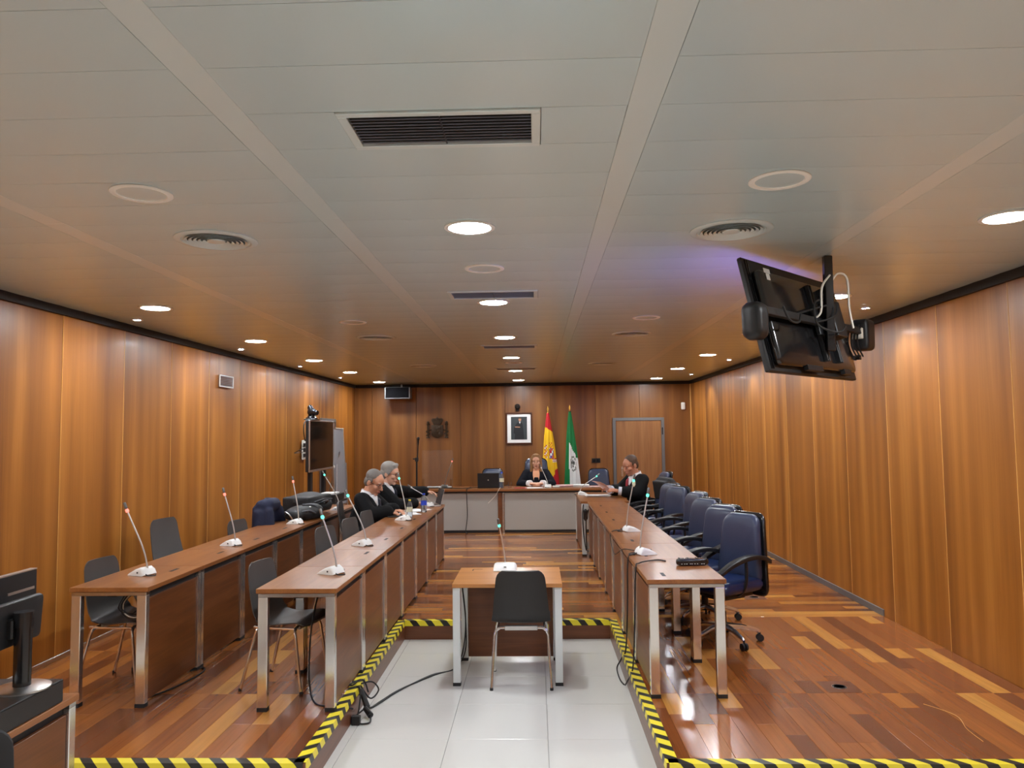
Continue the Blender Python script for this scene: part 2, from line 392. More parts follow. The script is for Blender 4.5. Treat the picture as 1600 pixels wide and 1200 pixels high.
# ---- panelled walls
def side_wall(name, x, sgn, seam0, pitch):
    mb = MB(); mb.bx(min(x, x+sgn*.12), max(x, x+sgn*.12), YF, YB, ZL, ZC+.02)
    wl = struct(mb.build(name, 'seam'))
    ys = sorted([seam0+pitch*k for k in range(-20, 20) if YF < seam0+pitch*k < YB-.05]); ys = [YF]+ys+[YB]
    for a, b in zip(ys, ys[1:]):
        q = MB(); L = b-a; z0 = ZL if b < WY0+.4 else 0
        q.bx(-.018, .018, -L/2+.0028, L/2-.0028, z0, ZW)
        q.build('panel', 'wall_veneer', wl, (x-sgn*.001, (a+b)/2, 0), bevel=.002)
        if b < YB:
            q = MB(); q.bx(-.0185, .0185, -.0024, .0024, z0, ZW); q.build('seam_strip', 'seam', wl, (x-sgn*.002, b, 0))
    return wl
wall_left = side_wall('wall_left', XL-.018, -1, 5.79, .89); wall_right = side_wall('wall_right', XR+.018, 1, 5.07, .9)
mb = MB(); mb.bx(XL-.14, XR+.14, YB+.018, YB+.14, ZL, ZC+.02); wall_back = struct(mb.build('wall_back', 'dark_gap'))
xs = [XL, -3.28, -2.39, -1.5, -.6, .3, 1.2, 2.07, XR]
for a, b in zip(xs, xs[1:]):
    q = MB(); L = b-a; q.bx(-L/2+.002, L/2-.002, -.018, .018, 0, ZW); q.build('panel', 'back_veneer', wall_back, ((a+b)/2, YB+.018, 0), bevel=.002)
mb = MB(); mb.bx(XL-.14, XR+.14, YF-.14, YF-.018, ZL, ZC+.02); wall_front = struct(mb.build('wall_front', 'seam'))
n = 7
for i in range(n):
    L = (XR-XL)/n; q = MB(); q.bx(-L/2+.003, L/2-.003, -.018, .018, ZL, ZW); q.build('panel', 'wall_veneer', wall_front, (XL+L*(i+.5), YF-.018, 0), bevel=.002)
# dark shadow gap under the ceiling, skirting, corner bead
for i, a in enumerate([(XL-.01, XL+.035, YF, YB), (XR-.035, XR+.01, YF, YB), (XL, XR, YB-.035, YB+.01)]):
    mb = MB(); mb.bx(a[0], a[1], a[2], a[3], ZW-.002, ZC); struct(mb.build('trim_%d' % (6+i), 'dark_gap'))
mb = MB(); mb.bx(XR-.012, XR, 7.08, YB, 0, .06); struct(mb.build('baseboard_right', 'grey_trim', bevel=.002))
mb = MB(); mb.bx(XL, XL+.012, WY0, YB, 0, .035); struct(mb.build('baseboard_left', 'aluminium', bevel=.002))
mb = MB(); mb.bx(XL, XR, YB-.012, YB, 0, .06); struct(mb.build('baseboard_back', 'grey_trim', bevel=.002))
mb = MB(); mb.bx(XR-.025, XR, YB-.03, YB-.002, 0, ZW); struct(mb.build('trim_9', 'seam', bevel=.004))

# ---- metal panel ceiling
mb = MB(); mb.bx(XL-.14, XR+.14, YF-.14, YB+.14, ZC+.02, ZC+.06); ceiling = struct(mb.build('ceiling', 'ceiling_back'))
PY = .305; zones = [(XL+.03, -2.31), (-2.21, -1.0), (-.9, .3), (.4, 1.59), (1.69, XR-.03)]
def ceil_panel_mesh(L):
    mb = MB(); w_ = PY-.0020; prof = []
    prof = [(-w_/2, .016)] + [(w_*(t-.5), -.0016*(1-(2*t-1)**2)) for t in (0,.08,.25,.4,.5,.6,.75,.92,1)] + [(w_/2, .016)]
    n_ = len(prof); vs = [(-L/2, y, z) for y, z in prof]+[(L/2, y, z) for y, z in prof]
    fs = [(i, i+1, i+1+n_, i+n_) for i in range(n_-1)]+[(n_-1, 0, n_, 2*n_-1), tuple(range(n_-1,-1,-1)), tuple(range(n_, 2*n_))]
    mb.add(vs, fs); return mb.mesh('ceiling_panel', 'ceiling_paint', smooth=True, ang=30)
GRILLES = [2.4875, 5.5375, 8.5875+.305, 11.9425]   # centres of the linear grilles
k0 = math.ceil((YF-2.03)/PY); k1 = math.floor((YB-2.03)/PY)
for a, b in zones:
    me = ceil_panel_mesh(b-a-.001)
    for k in range(k0, k1):
        yc = 2.03+PY*(k+.5)
        if abs(a+.9) < .01 and any(abs(yc-g) < .1 for g in GRILLES):
            for (p, q) in ((a, -.62), (.03, b)):
                link('ceiling_panel', ceil_panel_mesh(q-p-.003), ceiling, ((p+q)/2, yc, ZC))
        else: link('ceiling_panel', me, ceiling, ((a+b)/2, yc, ZC))
    yl = 2.03+PY*k1
    if YB-yl > .06:
        q = MB(); q.bx(-(b-a)/2+.002, (b-a)/2-.002, 0, YB-.035-yl, -.001, .014); q.build('ceiling_panel', 'ceiling_paint', ceiling, ((a+b)/2, yl+.001, ZC))
for x in (-2.31, -1.0, .3, 1.59):
    y = YF
    while y < YB-.1:
        e = min(y+3.05, YB-.035); q = MB(); q.bx(.0004, .0996, .0005, e-y-.0005, -.0015, .014)
        q.build('ceiling_band', 'ceiling_band', ceiling, (x, y, ZC), bevel=.0015); y = e

# ---- fixtures in the ceiling
def disc(M_): pass
def make_downlight(label, group):
    t = thing('downlight', label, 'ceiling lamp', (0,0,0), 0, group)
    mb = MB(); mb.lathe([(.125,-.002),(.125,-.007),(.118,-.010),(.104,-.008),(.100,-.001)], 32); mb.build('rim', 'white_trim', t, smooth=True)
    mb = MB(); mb.lathe([(.1,-.001),(.1,-.006)], 24); mb.build('diffuser', 'glow_white', t, smooth=True)
    return t
D0 = None
rows = [('left', -2.95), ('centre', -.31), ('right', 2.28)]
for rn, x in rows:
    seen = [5.85, 8.0, 10.15, 12.15, 14.45] if rn == 'left' else ([3.7, 5.85, 8.0, 10.15, 12.3, 14.45])
    ys = [-.6, 1.55] + ([3.7] if rn == 'left' else []) + seen
    for y in ys:
        if y in seen: lab = 'lit round ceiling downlight, %s from the viewer in the %s row' % (ORD[seen.index(y)], rn)
        else: lab = 'lit round ceiling downlight overhead, outside the top of the picture'
        if D0 is None: D0 = make_downlight(lab, 'round downlights'); D0.location = (x, y, ZC)
        else: again(D0, (x, y, ZC), 0, lab)
def make_spot(label):
    t = thing('spotlight', label, 'ceiling lamp', (0,0,0), 0, 'small cool spots along the walls')
    mb = MB(); mb.lathe([(.048,-.002),(.048,-.006),(.04,-.009),(.032,-.006),(.03,-.001)], 24); mb.build('rim', 'aluminium', t, smooth=True)
    mb = MB(); mb.lathe([(.031,-.001),(.031,-.005)], 16); mb.build('lens', 'glow_spot', t, smooth=True)
    return t
S0 = None
for sd, x, tilt in (('left', -3.4, -1), ('right', 2.76, 1)):
    for i, y in enumerate([6.43, 8.75, 11.0, 13.3] if sd == 'left' else [6.43, 8.75, 10.95, 13.6]):
        lab = 'small cool white spotlight, %s from the viewer beside the %s wall' % (ORD[i], sd)
        if S0 is None: S0 = make_spot(lab); S0.location = (x, y, ZC); s_ = S0
        else: s_ = again(S0, (x, y, ZC), 0, lab)
        ld = bpy.data.lights.new('spot_beam', 'SPOT'); ld.energy = SPOT_POWER; ld.color = SPOT_COLOR; ld.spot_size = math.radians(95); ld.spot_blend = .8; ld.shadow_soft_size = .03
        lo = bpy.data.objects.new('spot_beam', ld); COL.objects.link(lo); lo.parent = s_; lo.location = (0, 0, -.012)
        lo.rotation_euler = (0, -tilt*math.radians(-20), 0)
def make_cspk(label):
    t = thing('ceiling_speaker', label, 'speaker', (0,0,0), 0, 'round ceiling speakers')
    mb = MB(); mb.lathe([(.122,-.002),(.122,-.006),(.115,-.009),(.098,-.008),(.095,-.003)], 36); mb.build('rim', 'white_trim', t, smooth=True)
    mb = MB(); mb.lathe([(.096,-.001),(.096,-.004),(.05,-.0055),(0,-.0055)], 36); mb.build('grille', 'ceiling_band', t, smooth=True)
    return t
C0 = None
for x, y, lab in [(-1.62,3.08,'round white ceiling speaker nearest the viewer on the left'), (1.0,3.08,'round white ceiling speaker nearest the viewer on the right'),
        (-.30,4.64,'round white ceiling speaker behind the nearest lit downlight of the middle row'), (-1.62,6.77,'far round ceiling speaker in the left half of the ceiling'), (.99,6.77,'far round ceiling speaker in the right half of the ceiling'),
        (-.30,10.9,'farthest round ceiling speaker, in the middle zone')]:
    if C0 is None: C0 = make_cspk(lab); C0.location = (x, y, ZC)
    else: again(C0, (x, y, ZC), 0, lab)
def make_diff(label):
    t = thing('air_diffuser', label, 'vent', (0,0,0), 0, 'round air diffusers')
    mb = MB(); mb.lathe([(.205,-.002),(.205,-.006),(.195,-.011),(.172,-.012),(.166,-.004)], 40); mb.build('rim', 'ceiling_band', t, smooth=True)
    mb = MB(); mb.lathe([(.168,-.0025),(.168,-.003),(0,-.003)], 40); mb.build('backing', 'grille_dark', t)
    for r in (.150, .128, .106, .084, .062):
        mb = MB(); mb.lathe([(r-.009,-.0075),(r-.008,-.0082),(r+.005,-.0135),(r+.006,-.0128),(r-.009,-.0075)], 40); mb.build('ring', 'ceiling_band', t, smooth=True)
    mb = MB(); mb.lathe([(.046,-.008),(.044,-.0125),(0,-.0135)], 24); mb.build('hub', 'ceiling_band', t, smooth=True)
    return t
F0 = None
for x, y, lab in [(-1.63,3.85,'round slatted air diffuser nearest the viewer on the left'), (1.0,3.85,'round slatted air diffuser nearest the viewer on the right'), (-1.64,7.87,'second round air diffuser on the left of the ceiling'),
        (1.0,7.87,'second round air diffuser on the right of the ceiling'), (-1.64,11.2,'farthest round air diffuser on the left of the ceiling'), (.98,11.2,'farthest round air diffuser on the right of the ceiling')]:
    if F0 is None: F0 = make_diff(lab); F0.location = (x, y, ZC)
    else: again(F0, (x, y, ZC), 0, lab)
def make_grille(label):
    t = thing('air_grille', label, 'vent', (0,0,0), 0, 'rectangular air grilles'); W, D = .324, .151
    mb = MB()
    mb.bx(-W,W,-D,-D+.028,-.008,.012); mb.bx(-W,W,D-.028,D,-.008,.012); mb.bx(-W,-W+.03,-D+.028,D-.028,-.008,.012); mb.bx(W-.03,W,-D+.028,D-.028,-.008,.012)
    mb.build('frame', 'ceiling_band', t, bevel=.002)
    mb = MB(); mb.bx(-W+.02, W-.02, -D+.02, D-.02, .009, .014); mb.build('backing', 'dark_gap', t)
    q = MB(); q.box((0,0,0), (2*W-.06, .015, .003), rot=(.45,0,0)); me = q.mesh('slat', 'grille_slat')
    for i in range(10): link('slat', me, t, (0, -D+.042+i*.0242, .001))
    mb = MB(); mb.bx(-.002,.002,-D+.028,D-.028,-.003,.006); mb.build('divider', 'grille_dark', t)
    return t
G0 = None
for y, lab in zip(GRILLES, ['large rectangular air grille nearest the viewer', 'rectangular air grille just before the second middle downlight', 'third rectangular air grille along the middle of the ceiling', 'farthest rectangular air grille on the ceiling']):
    if G0 is None: G0 = make_grille(lab); G0.location = (-.295, y, ZC)
    else: again(G0, (-.295, y, ZC), 0, lab)

# ---- doors
def door(name, loc, rz, w_=1.02, h=1.96):
    """local x along the wall, local -y into the room"""
    t = bpy.data.objects.new(name, None); COL.objects.link(t); t.location = loc; t.rotation_euler = (0,0,rz); struct(t)
    mb = MB(); mb.bx(-w_/2,-w_/2+.06,-.03,0,0,h); mb.bx(w_/2-.06,w_/2,-.03,0,0,h); mb.bx(-w_/2+.06,w_/2-.06,-.03,0,h-.06,h); mb.build('door_frame', 'grey_trim', t, bevel=.003)
    mb = MB(); mb.bx(-w_/2+.064,w_/2-.064,-.018,0,.008,h-.064); lf = mb.build('door_leaf', 'door_veneer', t, bevel=.002)
    mb = MB(); x = -w_/2+.17; mb.bx(x-.02,x+.02,-.026,-.018,.80,1.0); mb.tube([(x,-.026,.955),(x,-.06,.955),(x+.02,-.068,.955),(x+.14,-.068,.95)], .01, 8); mb.cyl((x,-.03,.86),(x,-.024,.86),.011); mb.build('door_handle', 'chrome', t, smooth=True)
    mb = MB(); mb.bx(w_/2-.052,w_/2-.03,-.045,-.03,h-.34,h-.2); mb.build('hinge', 'black', t)
    return t
door('door_1', (2.04, YB, 0), 0); door('door_2', (XL, 13.35, 0), PI/2, .95, 1.97)
# ================================================================ FURNITURE
def make_desk(name, label, group, w_=.8, d=.5, h=.735, top='desk_top', leg='chrome', lw=(.045,.06), slot=True):
    """local x = width, +y = the side with the modesty panel"""
    t = thing(name, label, 'desk', (0,0,0), 0, group)
    mb = MB(); mb.bx(-w_/2+.0015, w_/2-.0015, -d/2, d/2, h-.028, h); tp = mb.build('tabletop', top, t, bevel=.002)
    if slot:
        mb = MB(); mb.bx(-.06,.06,-.012,.012,h-.002,h+.0008); mb.build('cable_slot', 'dark_gap', tp, (-.22, .12, 0))
    lx, ly = lw; q = MB(); q.bx(-lx/2,lx/2,-ly/2,ly/2,.022,h-.05); lm = q.mesh('leg', leg, bevel=.003)
    q = MB(); q.bx(-lx/2-.001,lx/2+.001,-ly/2-.001,ly/2+.001,0,.024); fm = q.mesh('foot', 'rubber')
    for sx in (-1,1):
        for sy in (-1,1):
            l = link('leg', lm, t, (sx*(w_/2-lx/2-.004), sy*(d/2-ly/2-.012), 0)); link('foot', fm, l)
        mb = MB(); x = sx*(w_/2-lx/2-.004); mb.bx(x-lx/2,x+lx/2,-d/2+.012,d/2-.012,h-.052,h-.0285); mb.build('rail', 'steel' if leg == 'chrome' else 'white_metal', t, bevel=.002)
    mb = MB(); mb.bx(-w_/2+lx,w_/2-lx,-.03,.03,h-.065,h-.03); mb.build('cable_tray', 'black', t)
    mb = MB(); mb.bx(-w_/2+lx+.006,w_/2-lx-.006,d/2-.046,d/2-.024,.03,h-.075); mb.build('modesty_panel', 'desk_panel', t, bevel=.002)
    mb = MB(); mb.bx(-w_/2+lx+.006,w_/2-lx-.006,d/2-.05,d/2-.04,h-.075,h-.03); mb.build('gap_strip', 'dark_gap', t)
    return t
K = None
def row(x, y0, rz, gl, names):
    global K
    for i in range(7):
        lab = names % ORD[i]
        loc = (x, y0+.4+.8*i, 0)
        if K is None: K = make_desk('row_desk', lab, gl); K.location = loc; K.rotation_euler = (0,0,rz)
        else: again(K, loc, rz, lab, gl)
row(-1.475, 4.72, -PI/2, 'desks of the second row from the left wall', '%s desk from the viewer in the row just left of the tiled well')
row(-2.68, 4.79, -PI/2, 'desks of the row by the left wall', '%s desk from the viewer in the row nearest the left wall')
row(.94, 4.95, PI/2, 'desks of the row on the right', '%s desk from the viewer in the row with blue chairs on the right')
# clerk's desk near the viewer on the left, standing on the tiles
clerk = again(K, (-2.235, 2.94, ZL), -PI/2, 'desk cut off by the lower left corner, carrying the monitor', 'clerk desks at the lower left')
clerk2 = again(K, (-2.235, 2.135, ZL), -PI/2, 'next desk left of the picture edge behind the monitor desk', 'clerk desks at the lower left')
# witness table
wt = make_desk('witness_table', 'small light brown table with white legs in the middle of the tiled well', 'witness table', .81, .70, .735, 'table_top', 'white_metal', (.055,.05), slot=False)
wt.location = (-.225, 6.05, ZL)
mb = MB(); mb.bx(-.3,-.292,.2,.27,.7345,.7358); mb.bx(-.3,-.22,.262,.27,.7345,.7358); mb.build('cable_flap', 'dark_gap', wt)
# end desk joining the right row to the bench
xd = make_desk('end_desk', 'brown desk with papers between the right row and the bench', 'desk at the end of the right row', 1.6, .66, .735, 'desk_top', 'white_metal', (.05,.06), slot=False)
xd.location = (.93, 11.36, 0); xd.rotation_euler = (0, 0, PI/2)

# judges' bench
bn = thing('judges_bench', 'long judges bench with brown top and pale grey front panels', 'bench', (-.42, 13.1, 0))
mb = MB(); mb.bx(-1.85,1.8,-.05,.72,.70,.735); mb.build('worktop', 'desk_top', bn, bevel=.003)
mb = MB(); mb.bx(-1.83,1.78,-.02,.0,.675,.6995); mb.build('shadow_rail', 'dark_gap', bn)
for a, b in ((-1.82,-.235), (-.12,1.75)):
    mb = MB(); mb.bx(a, b, .012, .03, .045, .675); mb.build('front_panel', 'grey_panel', bn, bevel=.002)
    mb = MB(); mb.bx(a, b, .016, .04, 0, .045); mb.build('plinth', 'dark_gap', bn)
mb = MB(); mb.bx(-.232,-.165,-.005,.06,0,.68); mb.build('post', 'desk_panel', bn, bevel=.002)
mb = MB(); mb.bx(-.162,-.125,-.0,.06,0,.68); mb.build('post', 'steel', bn, bevel=.002)
for x in (-1.8, 1.73):
    mb = MB(); mb.bx(x-.03,x+.03,.62,.70,0,.70); mb.build('post', 'desk_panel', bn, bevel=.002)

# ---- visitor chair (dark one-piece shell on a chrome frame), faces +y
def shell_mesh(colour):
    raw = [(-.235,.84),(-.222,.74),(-.20,.62),(-.168,.51),(-.11,.455),(-.02,.44),(.08,.45),(.17,.455),(.222,.435)]
    P = smooth_path([(0, a, b) for a, b in raw], 5); k = len(P); nx = 8; T = .022
    top, bot = [], []
    for i, p in enumerate(P):
        s = i/(k-1); tg = (P[min(i+1,k-1)]-P[max(i-1,0)]).normalized(); nm = Vector((0, -tg.z, tg.y))
        if nm.z < 0 and abs(tg.y) > .7: nm = -nm
        hw = .172+.045*min(1, s*2.2); hw *= 1-.22*max(0, 1-s/.09)**2.2-.10*max(0, 1-(1-s)/.08)**2
        r0, r1 = [], []
        for j in range(nx+1):
            u = 2*j/nx-1; curve = .018*u*u*(1 if s < .45 else .4)
            e = 1 if abs(u) < .95 else .35
            c = Vector((u*hw, p.y, p.z)) + Vector((0, 1, 0))*curve*(1 if s < .5 else 0) + Vector((0,0,1))*curve*(0 if s < .5 else 1)
            n_ = Vector((0, tg.z, -tg.y))
            r0.append(c+n_*T*.5*e); r1.append(c-n_*T*.5*e)
        top.append(r0); bot.append(r1)
    vs = [v for r in top for v in r]+[v for r in bot for v in r]; N = k*(nx+1); fs = []; W_ = nx+1
    for i in range(k-1):
        for j in range(nx): a = i*W_+j; fs += [(a, a+1, a+1+W_, a+W_), (N+a, N+a+W_, N+a+1+W_, N+a+1)]
        fs += [(i*W_, (i+1)*W_, N+(i+1)*W_, N+i*W_), (i*W_+nx, N+i*W_+nx, N+(i+1)*W_+nx, (i+1)*W_+nx)]
    for j in range(nx): fs += [(j, N+j, N+j+1, j+1), ((k-1)*W_+j, (k-1)*W_+j+1, N+(k-1)*W_+j+1, N+(k-1)*W_+j)]
    mb = MB(); mb.add(vs, fs); return mb.mesh('seat_shell', colour, smooth=True, ang=50)
def visitor_chair(label, group, colour):
    t = thing('visitor_chair', label, 'chair', (0,0,0), 0, group)
    link('seat_shell', shell_mesh(colour), t)
    for sx in (-1,1):
        for fy, y0, y1 in ((1,.13,.20), (-1,-.13,-.24)):
            mb = MB(); mb.tube([(sx*.10,y0,.415),(sx*.155,y0,.413),(sx*.185,y0+.01*fy,.395),(sx*.195,y0+.02*fy,.36),(sx*.215,y1,.008)], .0105, 10)
            l = mb.build('leg', 'chrome', t, smooth=True)
            mb = MB(); mb.cyl((sx*.2152,y1+.002*fy,.018),(sx*.2155,y1+.003*fy,0),.0125,n=10); mb.build('foot', 'rubber', l)
        mb = MB(); mb.tube([(sx*.165,-.17,.415),(sx*.17,-.13,.412),(sx*.17,.13,.412)], .009, 8); mb.build('side_rail', 'chrome', t, smooth=True)
    mb = MB(); mb.bx(-.12,.12,-.145,-.115,.396,.428); mb.bx(-.12,.12,.115,.145,.396,.425); mb.build('crossbar', 'aluminium', t, bevel=.004)
    return t
VC = visitor_chair('black shell chair with chrome legs behind the witness table, its back to the viewer', 'dark visitor chairs', 'charcoal')
VC.location = (-.125, 5.86, ZL)
VG = visitor_chair('dark grey shell chair at the near end of the row left of the well', 'dark visitor chairs', 'charcoal_grey')
VG.location = (-1.70, 5.28, 0); VG.rotation_euler = (0,0,-PI/2-.16); VG.scale = (.97,)*3
for x, y, rz, sc_, lab in [(-1.73,6.98,-PI/2-.25,1,'second dark grey shell chair behind the row left of the well'), (-1.67,7.68,-PI/2-.2,1,'third dark grey shell chair behind the row left of the well'),
        (-1.66,8.42,-PI/2-.15,1,'fourth dark grey shell chair, just before the balding man'), (-2.08,9.05,-PI/2+.1,1.06,'dark chair under the balding man in the black robe'), (-2.0,9.95,-PI/2,1.04,'dark chair under the grey-haired man with glasses'),
        (-2.80,5.27,-PI/2-.08,1,'dark grey shell chair at the near end of the row by the left wall'), (-3.08,6.78,-PI/2-.10,1.13,'taller brown-grey chair against the left wall'),
        (-2.78,7.62,-PI/2-.15,1.0,'dark grey chair behind the second microphone of the row by the left wall'), (-2.76,8.33,-PI/2,1.1,'chair hidden under a navy jacket by the left wall')]:
    again(VG, (x,y,0), rz, lab, None, sc_)

# ---- blue office armchair, faces +y
def office_chair(label, group, tall=0.):
    t = thing('office_chair', label, 'office chair', (0,0,0), 0, group)
    def bend(x, y, z):        # curve the back, lean it rearwards
        s = (z-.46)/.55; return (x, y-.235-.10*s*s+.05*s+.35*x*x, z)
    H = .99+tall
    mb = MB(); mb.slab(rrect(.43,.36,.43,H,.085), .075, .03, bend); mb.build('backrest', 'slate_leather', t, smooth=True, ang=60)
    mb = MB(); mb.slab(rrect(.47,.39,.34,H+.012,.085), .035, .012, lambda x,y,z: (lambda p: (p[0], p[1]-.055, p[2]))(bend(x,y,z))); mb.build('back_shell', 'black_gloss', t, smooth=True, ang=60)
    M = Matrix.Rotation(PI/2, 4, 'X')
    mb = MB(); mb.slab(rrect(.46,.48,-.27,.24,.08), .10, .04, lambda x,y,z: (x, z, .455+y-.5*max(0,z-.1)**2+.0)); mb.build('seat', 'navy_leather', t, smooth=True, ang=60)
    mb = MB(); mb.box((0,0,.385),(.34,.34,.03)); mb.box((0,-.03,.36),(.2,.26,.04)); mb.build('mechanism', 'black', t, bevel=.006)
    for s in (-1,1):
        path = bez((s*.225,-.31,.625),(s*.262,-.14,.72),(s*.268,.12,.70),(s*.25,.30,.58), 12)
        vs, fs = [], []
        for i, p in enumerate(path):
            w_ = .024+.012*math.sin(PI*i/12); h_ = .017
            vs += [p+Vector((-w_,0,h_)), p+Vector((w_,0,h_)), p+Vector((w_,0,-h_)), p+Vector((-w_,0,-h_))]
        for i in range(12):
            for j in range(4): a = i*4+j; b = i*4+(j+1)%4; fs.append((a, b, b+4, a+4))
        fs += [(3,2,1,0), (48,49,50,51)]
        mb = MB(); mb.add(vs, fs); ar = mb.build('armrest', 'black', t, bevel=.006, seg=2, smooth=True, ang=50)
        mb = MB(); mb.tube(bez((s*.25,.0,.672),(s*.275,.02,.55),(s*.27,.0,.42),(s*.16,0,.385)), .013, 8); mb.build('arm_support', 'black', ar, smooth=True)
    mb = MB(); mb.cyl((0,0,.09),(0,0,.24),.03); mb.cyl((0,0,.24),(0,0,.37),.018); mb.build('column', 'black', t, smooth=True)
    mb = MB(); mb.tube([(.05,.02,.375),(.2,.04,.37),(.25,.05,.365)], .008, 8); mb.build('lever', 'chrome', t, smooth=True)
    for k in range(5):
        a = 2*PI*k/5+.35; c, s = math.cos(a), math.sin(a)
        mb = MB(); mb.tube([(c*.02,s*.02,.125),(c*.15,s*.15,.118),(c*.27,s*.27,.085),(c*.29,s*.29,.07)], [.026,.021,.016,.012], 10); lg = mb.build('base_leg', 'chrome', t, smooth=True)
        mb = MB(); q = Vector((c*.29, s*.29, .028)); nrm = Vector((-s, c, 0))
        for e in (-1,1): mb.cyl(q+nrm*e*.006, q+nrm*e*.022, .028, n=16)
        mb.cyl(q+Vector((0,0,.01)), q+Vector((0,0,.05)), .008, n=8); mb.build('caster', 'rubber', lg, smooth=True)
    return t
OC = office_chair('nearest blue office armchair at the right row of desks', 'blue office armchairs along the right row')
OC.location = (1.47, 6.28, 0); OC.rotation_euler = (0,0,PI/2+.60)
for i, (x, y, rz) in enumerate([(1.48,6.97,.62), (1.47,7.74,.50), (1.52,8.62,.28), (1.50,9.45,.52), (1.50,10.10,.36), (1.54,10.75,.3)]):
    again(OC, (x, y, 0), PI/2+rz, ('%s blue office armchair from the viewer at the right row of desks' % ORD[i+1]) if i < 5 else 'blue office armchair draped with a black coat next to the robed man')
OT = office_chair('tall blue office chair under the robed man with the red tie', 'high-backed blue chairs', .09); OT.location = (1.60, 11.35, 0); OT.rotation_euler = (0,0,PI/2+.15)
again(OT, (-.0, 14.22, 0), PI, 'high-backed blue chair behind the woman at the bench', None, 1.1)
again(OC, (-.79, 14.25, 0), PI+.1, 'empty blue armchair behind the open laptop on the bench', None, 1.02)
again(OC, (1.16, 14.30, 0), PI-.05, 'empty blue armchair at the right end of the bench before the door', None, 1.0)

# ================================================================ SHAPES THAT ARE FUSED (people, bags, cloth)
def prim_mesh(prims):
    mb = MB()
    for p in prims:
        if p[0] == 'e': mb.ell(p[1], p[2], 18, 12, 0, p[3] if len(p) > 3 else (0,0,0))
        elif p[0] == 'c':
            a, b = Vector(p[1]), Vector(p[2]); r0, r1 = p[3], p[4] if len(p) > 4 else p[3]
            if (b-a).length < 1e-5: b = a+Vector((0,0,1e-4))
            d = (b-a).normalized(); pts, rs = [], []
            for t in (-.999,-.87,-.5,0): pts.append(a+d*r0*t); rs.append(max(r0*math.sqrt(max(0,1-t*t)), .0004))
            for t in (0,.5,.87,.999): pts.append(b+d*r1*t); rs.append(max(r1*math.sqrt(max(0,1-t*t)), .0004))
            mb.tube(pts, rs, 12)
        elif p[0] == 'b': mb.box(p[1], p[2], 0, p[3] if len(p) > 3 else (0,0,0))
    return mb
def fuse(prims, voxel, sm=4, M=None):
    """one continuous closed surface grown round the given masses"""
    me = prim_mesh(prims).mesh('tmp', [], fix=True); ob = bpy.data.objects.new('tmp', me); COL.objects.link(ob)
    r = ob.modifiers.new('r', 'REMESH'); r.mode = 'VOXEL'; r.voxel_size = voxel
    if sm: s = ob.modifiers.new('s', 'SMOOTH'); s.factor = .5; s.iterations = sm
    dg = bpy.context.evaluated_depsgraph_get(); ev = ob.evaluated_get(dg); m2 = bpy.data.meshes.new_from_object(ev)
    vs = [v.co.copy() for v in m2.vertices]; fs = [tuple(p.vertices) for p in m2.polygons]
    bpy.data.objects.remove(ob); bpy.data.meshes.remove(me); bpy.data.meshes.remove(m2)
    if M is not None: vs = [M @ v for v in vs]
    return vs, fs
def fused(name, prims, voxel, mats, parent=None, sm=4, M=None, loc=None):
    mb = MB(); mb.add(*fuse(prims, voxel, sm, M)); return mb.build(name, mats, parent, loc, smooth=True, ang=180, fix=False)

def hand(wr, d, n, side, curl=.5, k=1.0):
    """palm, four unequal fingers with bent knuckles, thumb off the side of the palm; d = fingers' way, n = back of hand"""
    w0, d, n = Vector(wr), Vector(d).normalized(), Vector(n).normalized(); n = (n-d*n.dot(d)).normalized(); s = d.cross(n)*side
    P = []
    for i in range(4):
        o = (.030-.0195*i)*k; kn = w0+d*(.088-.004*abs(i-1))*k+s*o
        P.append(('c', w0+s*o*.6, kn, .015*k, .0115*k))
        L = (.072,.080,.074,.058)[i]*k; a = 0.; q = kn
        for f, seg in enumerate((.45,.32,.23)):
            a += curl*(.55,.75,.5)[f]; e = q+(d*math.cos(a)-n*math.sin(a))*L*seg; P.append(('c', q, e, (.0098-.0012*f)*k, (.0090-.0012*f)*k)); q = e
    b = w0+d*.028*k+s*.026*k; c = b+(d*.6+s*.55-n*.25).normalized()*.042*k; e = c+(d*.9+s*.1-n*.35).normalized()*.032*k
    P += [('c', b-s*.012*k, c, .0135*k, .0105*k), ('c', c, e, .0105*k, .0085*k)]
    return P

